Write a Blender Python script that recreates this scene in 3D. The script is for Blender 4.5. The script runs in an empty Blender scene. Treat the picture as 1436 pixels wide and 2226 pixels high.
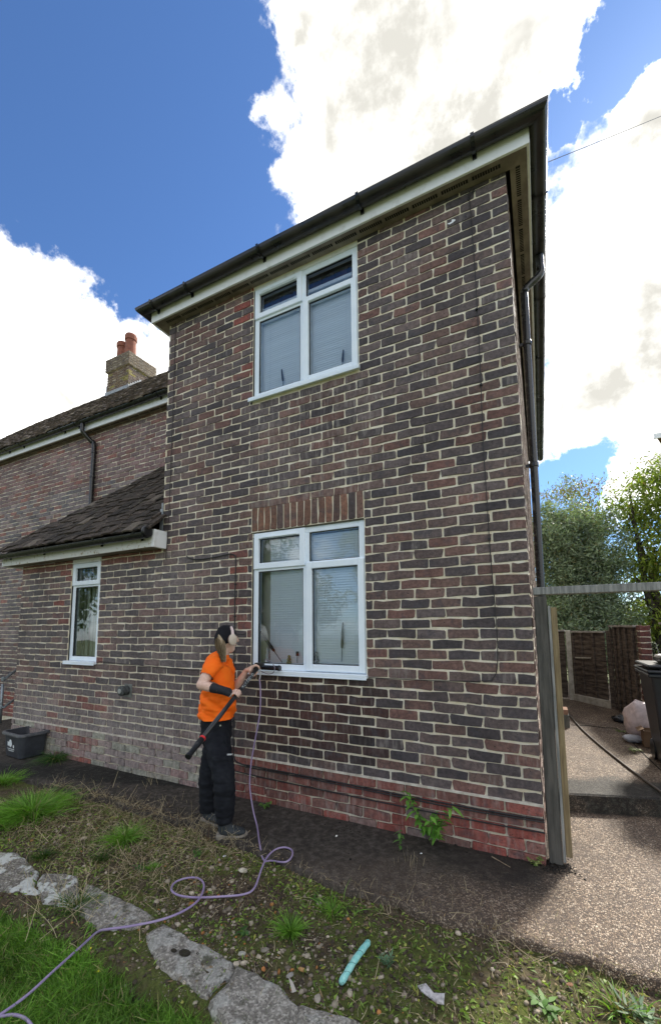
import bpy, bmesh, math, random
import numpy as np
from mathutils import Vector, Matrix, noise as mnoise
rd = random.Random(7); rng = np.random.default_rng(7)
SC = bpy.context.scene; COL = SC.collection
# ------------------------------------------------------------------ camera
CAM = np.array([0.053, -3.077, 1.1427])
FX = np.array([0.89233542, 0.4513013, -0.00804013]); FY = np.array([0.05439603, -0.08983762, 0.99446985]); FZ = np.array([-0.44808323, 0.88783801, 0.10471429])
FP = 900.04; PX, PY = 718.0, 1268.2
cd = bpy.data.cameras.new('camera'); cam = bpy.data.objects.new('camera', cd); COL.objects.link(cam)
M4 = Matrix.Identity(4)
for i in range(3):
    M4[i][0] = FX[i]; M4[i][1] = FY[i]; M4[i][2] = -FZ[i]; M4[i][3] = CAM[i]
cam.matrix_world = M4
cd.sensor_fit = 'VERTICAL'; cd.sensor_height = 36; cd.lens = FP / 2226 * 36; cd.shift_y = (PY - 1113) / 2226
cd.clip_start = 0.02; cd.clip_end = 500
SC.camera = cam
# ------------------------------------------------------------------ light
SUN = Vector((0.36, 1.0, 0.90)).normalized()
sl = bpy.data.lights.new('sun', 'SUN'); sl.energy = 2.1; sl.angle = math.radians(6.5); sl.color = (1.0, 0.94, 0.84)
so = bpy.data.objects.new('sun', sl); COL.objects.link(so); so.rotation_euler = SUN.to_track_quat('Z', 'Y').to_euler(); so.location = (5, 12, 14)
SC.view_settings.view_transform = 'Standard'; SC.view_settings.look = 'None'; SC.view_settings.gamma = 1
SC.view_settings.exposure = 1.72
CLOUD = 0.62; SKYK = 0.0665

def camray(u, v):
    return FX * (u - PX) / FP - FY * (v - PY) / FP + FZ
def at(u, v, ax, val):
    d = camray(u, v); t = (val - CAM[ax]) / d[ax]
    return tuple((CAM + t * d).tolist())
def px_of(P):
    d = np.asarray(P, float) - CAM; w = d @ FZ
    return np.stack([PX + FP * (d @ FX) / w, PY - FP * (d @ FY) / w], -1)

# ------------------------------------------------------------------ node helpers
class NT:
    def __init__(s, tree): s.t = tree; s.n = tree.nodes; s.l = tree.links
    def new(s, kind, **kw):
        n = s.n.new(kind)
        for k, v in kw.items(): setattr(n, k, v)
        return n
    def put(s, sock, val):
        if hasattr(val, 'is_output') or isinstance(val, bpy.types.NodeSocket): s.l.new(val, sock)
        elif isinstance(val, (tuple, list)) and len(val) == 3 and sock.type == 'RGBA': sock.default_value = (*val, 1)
        else: sock.default_value = val
    def math(s, op, a, b=0.0, c=None, clamp=False):
        n = s.new('ShaderNodeMath', operation=op); n.use_clamp = clamp
        s.put(n.inputs[0], a); s.put(n.inputs[1], b)
        if c is not None: s.put(n.inputs[2], c)
        return n.outputs[0]
    def vmath(s, op, a, b=None):
        n = s.new('ShaderNodeVectorMath', operation=op); s.put(n.inputs[0], a)
        if b is not None: s.put(n.inputs[1], b)
        return n.outputs['Value'] if op in ('LENGTH', 'DISTANCE', 'DOT_PRODUCT') else n.outputs[0]
    def scale(s, a, k):
        n = s.new('ShaderNodeVectorMath', operation='SCALE'); s.put(n.inputs[0], a); s.put(n.inputs[3], k); return n.outputs[0]
    def noise(s, vec, sc, det=3, rough=.55, dist=0.0, col=False):
        n = s.new('ShaderNodeTexNoise'); s.put(n.inputs['Vector'], vec); n.inputs['Scale'].default_value = sc
        n.inputs['Detail'].default_value = det; n.inputs['Roughness'].default_value = rough; n.inputs['Distortion'].default_value = dist
        return n.outputs[1] if col else n.outputs[0]
    def ramp(s, f, stops, interp='LINEAR'):
        n = s.new('ShaderNodeValToRGB'); cr = n.color_ramp; cr.interpolation = interp
        while len(cr.elements) < len(stops): cr.elements.new(0.5)
        for e, (p, c) in zip(cr.elements, stops):
            e.position = p; e.color = (*c, 1) if isinstance(c, (tuple, list)) else (c, c, c, 1)
        s.put(n.inputs[0], f); return n.outputs[0]
    def mix(s, f, a, b, mode='MIX'):
        n = s.new('ShaderNodeMix', data_type='RGBA', blend_type=mode); n.clamp_factor = True
        s.put(n.inputs[0], f); s.put(n.inputs[6], a); s.put(n.inputs[7], b); return n.outputs[2]
    def smooth(s, x, lo, hi):
        n = s.new('ShaderNodeMapRange', interpolation_type='SMOOTHSTEP'); s.put(n.inputs[0], x)
        s.put(n.inputs[1], lo); s.put(n.inputs[2], hi); return n.outputs[0]
    def bump(s, h, dist, strength=1.0):
        n = s.new('ShaderNodeBump'); n.inputs['Strength'].default_value = strength; n.inputs['Distance'].default_value = dist
        s.put(n.inputs['Height'], h); return n.outputs[0]

def newmat(name):
    m = bpy.data.materials.new(name); m.use_nodes = True
    t = NT(m.node_tree); b = m.node_tree.nodes['Principled BSDF']
    pos = t.new('ShaderNodeNewGeometry').outputs['Position']
    return m, t, b, pos

def simple(name, c1, c2=None, sc=14, rough=.6, bump=0, bsc=90, spec=.5, metal=0, rough2=None, stretch=None, lo=.35, hi=.65):
    m, t, b, pos = newmat(name)
    v = pos
    if stretch: v = t.vmath('MULTIPLY', pos, stretch)
    if c2:
        f = t.smooth(t.noise(v, sc, 5, .6), lo, hi); t.put(b.inputs['Base Color'], t.mix(f, c1, c2))
        if rough2 is not None: t.put(b.inputs['Roughness'], t.math('MULTIPLY_ADD', f, rough2 - rough, rough))
        else: b.inputs['Roughness'].default_value = rough
    else:
        b.inputs['Base Color'].default_value = (*c1, 1); b.inputs['Roughness'].default_value = rough
    b.inputs['Specular IOR Level'].default_value = spec; b.inputs['Metallic'].default_value = metal
    if bump: t.put(b.inputs['Normal'], t.bump(t.noise(v, bsc, 4, .6), bump))
    return m

# ------------------------------------------------------------------ sky with clouds
W = bpy.data.worlds.new('World'); SC.world = W; W.use_nodes = True
def build_world():
    t = NT(W.node_tree); bg = W.node_tree.nodes['Background']
    sky = t.new('ShaderNodeTexSky', sky_type='NISHITA'); sky.sun_disc = False
    sky.sun_elevation = math.asin(SUN.z); sky.sun_rotation = math.atan2(SUN.x, SUN.y)
    sky.air_density = 1.0; sky.dust_density = 0.25; sky.ozone_density = 2.5
    d = t.new('ShaderNodeTexCoord').outputs['Generated']
    # warp the direction so that cloud outlines billow
    w1 = t.vmath('SUBTRACT', t.noise(d, 5.5, 7, .62, col=True), (.5, .5, .5))
    w2 = t.vmath('SUBTRACT', t.noise(d, 17, 5, .6, col=True), (.5, .5, .5))
    q = t.vmath('ADD', t.vmath('ADD', d, t.scale(w1, .17)), t.scale(w2, .055))
    blobs = [(980, -60, 330), (820, 110, 260), (700, 215, 140), (790, 400, 170), (930, 330, 240), (1120, 60, 240), (575, 235, 85), (1040, 260, 170), (1270, 10, 95), (660, 30, 95), (640, 330, 90), (690, 430, 80),
             (1350, 480, 170), (1450, 260, 160), (1270, 540, 120), (1420, 660, 210), (1310, 880, 160), (1450, 790, 150), (1240, 960, 110), (1400, 1010, 120),
             (40, 560, 120), (130, 620, 112), (40, 720, 90), (200, 690, 78), (150, 800, 80), (30, 890, 105), (130, 860, 90), (240, 770, 45), (345, 790, 32)]
    F = None
    for u, v, r in blobs:
        c = camray(u, v); L = np.linalg.norm(c); c = c / L
        R = r / FP / L * 0.93
        k = t.math('SUBTRACT', 1.0, t.math('DIVIDE', t.vmath('DISTANCE', q, tuple(c.tolist())), R * 1.5))
        F = k if F is None else t.math('SMOOTH_MAX', F, k, .06)
    holes = [(230, 230, 330), (380, 500, 150), (60, 100, 250), (1215, 235, 42), (1340, 120, 60), (1410, 60, 60), (1225, 1035, 60)]
    H = None
    for u, v, r in holes:
        c = camray(u, v); L = np.linalg.norm(c); c = c / L; R = r / FP / L
        k = t.math('SUBTRACT', 1.0, t.math('DIVIDE', t.vmath('DISTANCE', q, tuple(c.tolist())), R * 1.45))
        H = k if H is None else t.math('MAXIMUM', H, k)
    # the clear gap that the upper panes mirror, behind the viewer
    H = t.math('MAXIMUM', H, t.math('SUBTRACT', 1.0, t.math('DIVIDE', t.vmath('DISTANCE', q, (-.41, -.68, .61)), .36)))
    H = t.math('MAXIMUM', H, 0.0)
    gen = t.math('MULTIPLY_ADD', t.noise(d, 2.1, 6, .6), 2.6, -.96)          # broken cloud over the rest of the sky, cover raised to add ambient light
    F = t.math('SUBTRACT', t.math('SMOOTH_MAX', F, gen, .05), t.math('MULTIPLY', H, 1.5))
    fine = t.noise(d, 30, 6, .65)
    F = t.math('MULTIPLY_ADD', t.math('SUBTRACT', fine, .5), .75, F)
    mask = t.smooth(F, .17, .52)
    body = t.math('ADD', t.math('MULTIPLY', t.noise(t.vmath('MULTIPLY', d, (1.0, 1.0, 1.5)), 2.6, 3, .5, .4), .62), t.math('MULTIPLY', t.noise(t.vmath('MULTIPLY', d, (1.0, 1.0, 1.3)), 8.5, 4, .5, .3), .38))
    thick = t.smooth(F, .35, 1.0)
    g = t.math('MULTIPLY', t.smooth(body, .31, .56), t.math('MULTIPLY_ADD', thick, .45, .58))
    g = t.math('POWER', g, .62)
    ccol = t.mix(g, (2.2, 2.18, 2.12), (.41, .40, .365))
    ccol = t.scale(ccol, CLOUD)
    sc_ = t.vmath('MULTIPLY', t.scale(sky.outputs[0], SKYK), (.49, .65, .85))
    fin = t.mix(mask, sc_, ccol)
    # below the horizon: a plain dim ground colour
    up = t.new('ShaderNodeSeparateXYZ'); t.put(up.inputs[0], d)
    fin = t.mix(t.smooth(up.outputs[2], -.06, 0.0), (.10, .10, .08), fin)
    t.put(bg.inputs[0], fin); bg.inputs[1].default_value = 1.0
build_world()

# ------------------------------------------------------------------ mesh helpers
ORI = {}
def kids_origin(parent): return Vector(ORI.get(parent.name, (0, 0, 0))) if parent else Vector((0, 0, 0))
def link(name, me, mat=None, parent=None, smooth=False, bevel=0):
    o = bpy.data.objects.new(name, me); COL.objects.link(o)
    if mat and not me.materials: me.materials.append(mat)
    if smooth:
        me.polygons.foreach_set('use_smooth', [True] * len(me.polygons))
    if parent: o.parent = parent
    if bevel:
        b = o.modifiers.new('bevel', 'BEVEL'); b.width = bevel; b.segments = 1; b.limit_method = 'ANGLE'
    return o
def raw(name, V, Fc, mat=None, parent=None, smooth=False, bevel=0, cols=None, origin=None):
    """V in world metres; the mesh is stored relative to its own / its parent's base"""
    V = np.asarray(V, float)
    po = kids_origin(parent)
    me = bpy.data.meshes.new(name)
    base = np.array(po)
    if not parent and origin is not None: base = np.array(origin, float)
    me.from_pydata((V - base).tolist() if len(V) < 30000 else (V - base).tolist(), [], Fc if isinstance(Fc, list) else Fc.tolist())
    if cols is not None:
        a = me.color_attributes.new('Col', 'FLOAT_COLOR', 'POINT'); a.data.foreach_set('color', np.asarray(cols, np.float32).ravel())
    me.update()
    o = link(name, me, mat, parent, smooth, bevel)
    if not parent and origin is not None: o.location = origin; ORI[o.name] = tuple(origin)
    else: ORI[o.name] = tuple(po)
    return o
def thing(name, label, cat, loc=(0, 0, 0), group=None):
    o = bpy.data.objects.new(name, None); COL.objects.link(o); o.location = loc; o.empty_display_size = .1
    ORI[o.name] = tuple(loc); o['label'] = label; o['category'] = cat
    if group: o['group'] = group
    return o
def tag(o, label=None, cat=None, group=None, kind=None):
    if label: o['label'] = label
    if cat: o['category'] = cat
    if group: o['group'] = group
    if kind: o['kind'] = kind
    return o

class MB:
    def __init__(s): s.V = []; s.F = []
    def add(s, V, Fc):
        b = len(s.V); s.V += [tuple(map(float, v)) for v in V]; s.F += [tuple(i + b for i in f) for f in Fc]; return s
    def box(s, x0, x1, y0, y1, z0, z1):
        return s.add([(x0, y0, z0), (x1, y0, z0), (x1, y1, z0), (x0, y1, z0), (x0, y0, z1), (x1, y0, z1), (x1, y1, z1), (x0, y1, z1)],
                     [(0, 3, 2, 1), (4, 5, 6, 7), (0, 1, 5, 4), (1, 2, 6, 5), (2, 3, 7, 6), (3, 0, 4, 7)])
    def obox(s, c, ax, ay, az):
        """oriented box: centre and three half vectors"""
        c, ax, ay, az = map(Vector, (c, ax, ay, az)); V = []
        for k in (-1, 1):
            for i, j in ((-1, -1), (1, -1), (1, 1), (-1, 1)): V.append(c + ax * i + ay * j + az * k)
        return s.add(V, [(0, 3, 2, 1), (4, 5, 6, 7), (0, 1, 5, 4), (1, 2, 6, 5), (2, 3, 7, 6), (3, 0, 4, 7)])
    def tube(s, pts, r, n=8, cap=True):
        pts = [Vector(p) for p in pts]; rs = r if isinstance(r, (list, tuple)) else [r] * len(pts)
        d0 = (pts[1] - pts[0]).normalized(); up = d0.orthogonal().normalized(); V = []; m = len(pts)
        for i, p in enumerate(pts):
            d = (pts[min(i + 1, m - 1)] - pts[max(i - 1, 0)])
            d = d.normalized() if d.length > 1e-9 else d0
            up = (up - d * up.dot(d)); up = up.normalized() if up.length > 1e-6 else d.orthogonal().normalized()
            sd = d.cross(up)
            for k in range(n):
                a = 2 * math.pi * k / n; V.append(p + (up * math.cos(a) + sd * math.sin(a)) * rs[i])
        Fc = [(i * n + k, i * n + (k + 1) % n, (i + 1) * n + (k + 1) % n, (i + 1) * n + k) for i in range(m - 1) for k in range(n)]
        if cap: Fc += [tuple(range(n))[::-1], tuple((m - 1) * n + k for k in range(n))]
        return s.add(V, Fc)
    def lathe(s, c, prof, n=16, axis=(0, 0, 1)):
        ax = Vector(axis).normalized(); e1 = ax.orthogonal().normalized(); e2 = ax.cross(e1); c = Vector(c); V = []
        for r, h in prof:
            for k in range(n):
                a = 2 * math.pi * k / n; V.append(c + ax * h + (e1 * math.cos(a) + e2 * math.sin(a)) * max(r, 1e-4))
        m = len(prof)
        Fc = [(i * n + k, i * n + (k + 1) % n, (i + 1) * n + (k + 1) % n, (i + 1) * n + k) for i in range(m - 1) for k in range(n)]
        Fc += [tuple(range(n))[::-1], tuple((m - 1) * n + k for k in range(n))]
        return s.add(V, Fc)
    def sweep(s, path, prof, closed=True):
        """profile (out, z) swept along a plan polyline (x, y); out = right-hand side; mitred corners"""
        P = [Vector((p[0], p[1])) for p in path]; V = []; n = len(prof); m = len(P)
        for i, p in enumerate(P):
            a = (P[i] - P[i - 1]).normalized() if i else None; b = (P[i + 1] - P[i]).normalized() if i < m - 1 else None
            na = Vector((a.y, -a.x)) if a else None; nb = Vector((b.y, -b.x)) if b else None
            if na is None: o = nb
            elif nb is None: o = na
            else: h = (na + nb).normalized(); o = h / max(h.dot(na), .2)
            for (q, z) in prof: V.append((p.x + o.x * q, p.y + o.y * q, z))
        Fc = []
        for i in range(m - 1):
            for k in range(n if closed else n - 1):
                Fc.append((i * n + k, i * n + (k + 1) % n, (i + 1) * n + (k + 1) % n, (i + 1) * n + k))
        if closed: Fc += [tuple(range(n))[::-1], tuple((m - 1) * n + k for k in range(n))]
        return s.add(V, Fc)
    def build(s, name, mat, parent=None, smooth=False, bevel=0, origin=None):
        return raw(name, s.V, s.F, mat, parent, smooth, bevel, origin=origin)
def smooth_path(pts, k=6):
    P = [Vector(p) for p in pts]; out = []
    for i in range(len(P) - 1):
        a = P[max(i - 1, 0)]; b = P[i]; c = P[i + 1]; d = P[min(i + 2, len(P) - 1)]
        for j in range(k):
            t = j / k
            out.append(.5 * ((2 * b) + (c - a) * t + (2 * a - 5 * b + 4 * c - d) * t * t + (3 * b - a - 3 * c + d) * t ** 3))
    out.append(P[-1]); return out

# ------------------------------------------------------------------ materials
def brick_mat(name, from_attr):
    m, t, b, pos = newmat(name)
    if from_attr:
        a = t.new('ShaderNodeAttribute', attribute_name='Col'); col, al = a.outputs['Color'], a.outputs['Alpha']
    else:
        a = t.new('ShaderNodeObjectInfo'); col, al = a.outputs['Color'], a.outputs['Alpha']
    mott = t.noise(pos, 38, 6, .68); c = t.mix(1.0, col, t.ramp(mott, [(.22, .36), (.5, .98), (.78, 1.65)]), 'MULTIPLY')
    fire = t.smooth(t.noise(pos, 11, 3, .6), .52, .66)                 # blue-grey kiln flashing across a face
    c = t.mix(t.math('MULTIPLY', fire, .45), c, (.058, .058, .070))
    gr = t.smooth(t.noise(pos, 170, 3, .7), .62, .75); c = t.mix(t.math('MULTIPLY', gr, .4), c, (.30, .26, .23))
    c = t.mix(1.0, c, t.ramp(t.noise(t.vmath('MULTIPLY', pos, (1, 1, .6)), 1.7, 5, .65), [(.3, (.66, .64, .64)), (.5, (1, 1, 1)), (.7, (1.32, 1.30, 1.27))]), 'MULTIPLY')
    pit = t.smooth(t.noise(pos, 95, 2, .5), .685, .72); c = t.mix(pit, c, (.012, .010, .010))
    st = t.vmath('MULTIPLY', pos, (1, 1, .16)); eff = t.smooth(t.noise(st, 42, 4, .6), .45, .75)
    c = t.mix(t.math('MULTIPLY', eff, al), c, (.52, .48, .44))
    t.put(b.inputs['Base Color'], c)
    t.put(b.inputs['Roughness'], t.math('MULTIPLY_ADD', mott, .35, .62)); b.inputs['Specular IOR Level'].default_value = .35
    h = t.math('SUBTRACT', t.noise(pos, 75, 5, .7), t.math('MULTIPLY', pit, .8)); t.put(b.inputs['Normal'], t.bump(h, .006, .9))
    return m
M_BRICK = brick_mat('brick_face', False); M_BRICKS = brick_mat('brick_face_field', True)
def mortar_mat():
    m, t, b, pos = newmat('lime_mortar')
    c = t.mix(t.smooth(t.noise(pos, 9, 5, .65), .3, .7), (.68, .59, .42), (.86, .81, .69))
    c = t.mix(t.math('MULTIPLY', t.smooth(t.noise(pos, 60, 4, .7), .58, .75), .6), c, (.22, .18, .13))
    z = t.new('ShaderNodeSeparateXYZ'); t.put(z.inputs[0], pos)
    low = t.math('MULTIPLY', t.smooth(z.outputs[2], .75, .2), .35); c = t.mix(t.math('MULTIPLY', low, t.noise(pos, 5, 3)), c, (.2, .19, .16))
    t.put(b.inputs['Base Color'], c); b.inputs['Roughness'].default_value = .95
    t.put(b.inputs['Normal'], t.bump(t.noise(pos, 120, 4, .7), .006)); return m
M_MORTAR = mortar_mat()
M_WHITE = simple('white_plastic_frame', (.82, .90, .98), (.76, .85, .94), 6, rough=.32, bump=.0004, bsc=30)
M_FASCIA = simple('weathered_white_fascia', (.80, .82, .84), (.56, .56, .54), 9, rough=.5, lo=.5, hi=.85)
M_SOFFIT = simple('grubby_soffit', (.27, .235, .195), (.17, .14, .115), 7, rough=.7)
M_GUT = simple('black_gutter', (.011, .012, .014), (.04, .04, .042), 16, rough=.22, rough2=.5, lo=.5, hi=.85)
M_GUTB = simple('dusty_gutter', (.010, .010, .011), (.030, .026, .023), 5, rough=.24, rough2=.5)
M_DARK = simple('dark_gap', (.008, .007, .006), rough=.9)
M_CABLE = simple('black_cable', (.012, .012, .014), rough=.5)
M_LEAD = simple('lead_flashing', (.30, .33, .36), (.18, .20, .22), 20, rough=.55)
M_TILE = None
def tile_mat(name, attr):
    m, t, b, pos = newmat(name)
    if attr: a = t.new('ShaderNodeAttribute', attribute_name='Col').outputs['Color']
    else: a = t.new('ShaderNodeObjectInfo').outputs['Color']
    c = t.mix(1.0, a, t.ramp(t.noise(pos, 30, 6, .7), [(.25, .5), (.5, 1.0), (.75, 1.7)]), 'MULTIPLY')
    c = t.mix(t.math('MULTIPLY', t.smooth(t.noise(pos, 42, 5, .75), .58, .68), .8), c, (.34, .30, .23))
    c = t.mix(t.math('MULTIPLY', t.smooth(t.noise(pos, 8, 4, .6), .6, .75), .5), c, (.05, .06, .02))
    t.put(b.inputs['Base Color'], c); b.inputs['Roughness'].default_value = .9; b.inputs['Specular IOR Level'].default_value = .25
    t.put(b.inputs['Normal'], t.bump(t.noise(pos, 60, 4, .7), .008)); return m
M_TILE = tile_mat('clay_roof_tile', False); M_TILES = tile_mat('clay_roof_tile_field', True)
def glass_mat():
    m = bpy.data.materials.new('window_glass'); m.use_nodes = True; t = NT(m.node_tree); t.n.clear()
    out = t.new('ShaderNodeOutputMaterial'); tr = t.new('ShaderNodeBsdfTransparent'); tr.inputs[0].default_value = (.99, 1, 1, 1)
    gl = t.new('ShaderNodeBsdfGlossy'); gl.inputs['Roughness'].default_value = .015; gl.inputs[0].default_value = (.85, .93, 1, 1)
    fr = t.new('ShaderNodeFresnel'); fr.inputs[0].default_value = 1.65
    pos = t.new('ShaderNodeNewGeometry').outputs['Position']
    t.put(gl.inputs['Normal'], t.bump(t.noise(pos, 2.2, 2, .4), .004))
    mx = t.new('ShaderNodeMixShader'); t.l.new(t.math('MULTIPLY', fr.outputs[0], 1.5, clamp=True), mx.inputs[0]); t.l.new(tr.outputs[0], mx.inputs[1]); t.l.new(gl.outputs[0], mx.inputs[2])
    t.l.new(mx.outputs[0], out.inputs[0]); return m
M_GLASS = glass_mat()
def leaf_mat(name, trans=.35, rough=.5):
    m = bpy.data.materials.new(name); m.use_nodes = True; t = NT(m.node_tree); b = m.node_tree.nodes['Principled BSDF']; out = m.node_tree.nodes['Material Output']
    a = t.new('ShaderNodeAttribute', attribute_name='Col').outputs['Color']
    t.put(b.inputs['Base Color'], a); b.inputs['Roughness'].default_value = rough; b.inputs['Specular IOR Level'].default_value = .35
    tl = t.new('ShaderNodeBsdfTranslucent'); t.put(tl.inputs[0], t.mix(1.0, a, (1.3, 1.5, .6), 'MULTIPLY'))
    mx = t.new('ShaderNodeMixShader'); mx.inputs[0].default_value = trans
    t.l.new(b.outputs[0], mx.inputs[1]); t.l.new(tl.outputs[0], mx.inputs[2]); t.l.new(mx.outputs[0], out.inputs[0]); return m
M_LEAF = leaf_mat('leaf'); M_DRY = leaf_mat('dry_stalk', .15, .8)
def attr_mat(name, rough=.7, spec=.3, nb=60, bd=.003):
    m, t, b, pos = newmat(name); a = t.new('ShaderNodeAttribute', attribute_name='Col').outputs['Color']
    t.put(b.inputs['Base Color'], t.mix(1.0, a, t.ramp(t.noise(pos, nb, 4, .6), [(.25, .65), (.75, 1.3)]), 'MULTIPLY'))
    b.inputs['Roughness'].default_value = rough; b.inputs['Specular IOR Level'].default_value = spec
    if bd: t.put(b.inputs['Normal'], t.bump(t.noise(pos, nb * 2, 3, .6), bd))
    return m
M_STONE = attr_mat('loose_stone')
M_TIMBER = simple('weathered_grey_timber', (.15, .155, .15), (.30, .30, .285), 9, rough=.8, bump=.003, bsc=50, stretch=(6, 6, .5))
M_TIMBERG = simple('green_stained_timber', (.052, .050, .044), (.105, .098, .086), 8, rough=.85, bump=.003, bsc=40, stretch=(5, 5, .45))
M_TIMBERY = simple('yellow_timber', (.19, .14, .075), (.30, .235, .13), 9, rough=.8, bump=.002, bsc=50, stretch=(6, 6, .5))
M_FENCE = simple('brown_fence_wood', (.050, .037, .029), (.125, .098, .074), 7, rough=.9, bump=.003, bsc=60, stretch=(1, 1, 5))
M_CONCP = simple('pale_concrete_post', (.50, .47, .40), (.34, .31, .25), 12, rough=.9, bump=.003)
M_SKIN = simple('skin', (.62, .40, .31), (.70, .48, .39), 30, rough=.5, bump=.0006, bsc=200)
M_BLACKP = simple('black_plastic', (.010, .011, .013), rough=.3)
M_WALLIN = simple('room_wall', (.52, .51, .46), rough=.9)

# ------------------------------------------------------------------ bricks
def brick_shape():
    j = lambda a: rd.uniform(-a, a)
    o = []
    cx, cz = .035, .11
    base = [(-.5 + cx, -.5), (0 + j(.2), -.5), (.5 - cx, -.5), (.5, -.5 + cz), (.5, .5 - cz), (.5 - cx, .5), (j(.2), .5), (-.5 + cx, .5), (-.5, .5 - cz), (-.5, -.5 + cz)]
    rg = rd.random() < .35
    for x, z in base: o.append((x + j(.026 if rg else .010), z + j(.11 if rg else .055)))
    V = [(x * .975, 0.0 + j(.06) * 0, z * .93) for x, z in o] + [(x, .12, z) for x, z in o] + [(x, 1.0, z) for x, z in o]
    n = 10; Fc = [tuple(range(n))]
    for k in range(n):
        a, b2 = k, (k + 1) % n
        Fc.append((a, n + a, n + b2, b2)); Fc.append((n + a, 2 * n + a, 2 * n + b2, n + b2))
    return np.array(V), [tuple(f) for f in Fc]
SHAPES = [brick_shape() for _ in range(12)]
SHAPE_ME = []
for V, Fc in SHAPES:
    me = bpy.data.meshes.new('brick'); me.from_pydata(V.tolist(), [], Fc); me.materials.append(M_BRICK); SHAPE_ME.append(me)
def lerp(a, b, f): return tuple(a[i] + (b[i] - a[i]) * f for i in range(3))
CH, GP, BR, RE = (.062, .054, .060), (.124, .099, .098), (.160, .102, .088), (.178, .088, .076)
def brick_col(kind='main'):
    r = rd.random(); k = rd.uniform(.85, 1.18)
    if kind == 'main':
        c = lerp(CH, GP, rd.random()) if r < .48 else lerp(GP, BR, rd.random()) if r < .85 else lerp(BR, RE, rd.uniform(.1, .75))
    elif kind == 'red': c = lerp(BR, (.27, .070, .055), rd.uniform(.2, 1)); 
    elif kind == 'soldier': c = lerp((.08, .062, .062), (.22, .11, .075), rd.random())
    elif kind == 'wing': c = lerp((.13, .12, .13), (.25, .195, .19), rd.random()) if r < .84 else lerp(BR, (.27, .12, .10), rd.random())
    elif kind == 'chim': c = lerp((.16, .11, .06), (.125, .075, .05), rd.random())
    return tuple(min(1, x * k) for x in c)
BRICKS = []      # (centre, ex(length vector), ez(height vector), ein(depth vector), colour rgba, priority)
def segs(lo, hi, off, holes, pitch=.225):
    """bricks along one course: cut positions from hi downwards, minus holes"""
    cuts = [hi]; x = hi - (pitch if off == 0 else off)
    while x > lo: cuts.append(x); x -= pitch
    cuts.append(lo); out = []
    for a, b in zip(cuts[1:], cuts[:-1]):
        parts = [(a, b)]
        for h0, h1 in holes:
            np_ = []
            for p, q in parts:
                if q <= h0 or p >= h1: np_.append((p, q)); continue
                if p < h0: np_.append((p, h0))
                if q > h1: np_.append((h1, q))
            parts = np_
        out += [p for p in parts if p[1] - p[0] > .028]
    return out
UW = (-2.33, -1.213, 3.33, 4.535); LW = (-2.31, -1.188, .757, 2.02); EW = (-5.045, -4.505, .757, 1.985)
SOLD = (-2.325, -1.19, 2.03, 2.262)
MJ = .0105
def course_front(xlo, xhi, nlo, nhi, y, kindf, holesf, corner=True, zmax=99):
    for n in range(nlo, nhi):
        z0 = n * .075; zc = z0 + .0375; hh = .075 - MJ
        if z0 + .075 > zmax:
            hh = zmax - z0 - MJ / 2; zc = z0 + MJ / 2 + hh / 2
            if hh < .012: continue
        off = 0 if n % 2 else .1125
        for i, (a, b) in enumerate(segs(xlo, xhi, off, holesf(zc, n))):
            L = b - a - MJ; dep = .03
            if corner and abs(b - xhi) < 1e-6: L += MJ / 2; dep = .1025 if n % 2 else .215; cx = (a + b) / 2 + MJ / 4
            else: cx = (a + b) / 2
            y0 = y + rd.uniform(-.0025, .0015) - .004
            if n < 0 and y < 1: y0 -= .009
            zj = rd.uniform(-.0015, .0015); tilt = rd.uniform(-.006, .006)
            col, eff = kindf(cx, zc, n)
            BRICKS.append(((cx, y0, zc + zj), (L, 0, L * tilt), (0, 0, hh + rd.uniform(-.0015, .0012)), (0, dep, 0), (*col, eff), 'F' if y < 1 else 'W'))
def holes_front(z, n):
    h = []
    if UW[2] - .02 < z < UW[3]: h.append((UW[0], UW[1]))
    if LW[2] - .02 < z < LW[3]: h.append((LW[0], LW[1]))
    if EW[2] - .02 < z < EW[3]: h.append((EW[0], EW[1]))
    if SOLD[2] - .01 < z < SOLD[3]: h.append((SOLD[0], SOLD[1]))
    return h
def kind_front(x, z, n):
    c = brick_col('main'); eff = 0.0
    if n < 0:
        f = max(0, min(1, (x + 2.9) / .7)); c = brick_col('red') if rd.random() < .25 + .7 * f else lerp(brick_col('main'), (.30, .2, .18), .5)
        eff = .25 + .25 * (1 - f)
    if x < -2.6 and z < .75:
        k = min(1, (.8 - z) / .9); c = lerp(c, (.36, .31, .30), .55 * k); eff = max(eff, .5 * k)
        if z < -.02 and rd.random() < .25: c = lerp(c, (.34, .37, .29), .6)
    elif x < -2.5 and z < 2: c = lerp(c, (.22, .2, .2), .3)
    if (EW[0] - .25 < x < EW[1] + .2 or LW[0] - .2 < x < LW[0]) and z < 2 and rd.random() < .22: c = lerp(c, (.25, .075, .055), rd.uniform(.3, .9))
    if UW[0] - .2 < x < UW[0] and z > 3.3 and rd.random() < .3: c = lerp(c, (.25, .065, .05), rd.uniform(.3, .9))
    if z > 1.85 and x < -3.5: c = lerp(c, (.26, .10, .075), .7)
    if -2.32 < x < -1.12 and .05 < z < .76:                            # soaked, rinsed brickwork below the window
        c = lerp(tuple(v * .36 for v in c), (.075, .025, .022), .35 if rd.random() < .5 else .1); eff = .12
    elif -2.3 < x < -1.2 and z <= .05: eff = .3; c = tuple(v * .85 for v in c)
    elif -2.3 < x < -1.1 and 2.2 < z < 3.3: eff = .30
    elif rd.random() < .08: eff = .3
    return c, eff
course_front(-6.14, 0.0, -6, 26, 0, kind_front, holes_front)
course_front(-6.14, -3.512, 26, 27, 0, kind_front, holes_front, corner=False, zmax=1.982)
course_front(-3.508, 0.0, 26, 61, 0, kind_front, holes_front, zmax=4.535)
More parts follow.
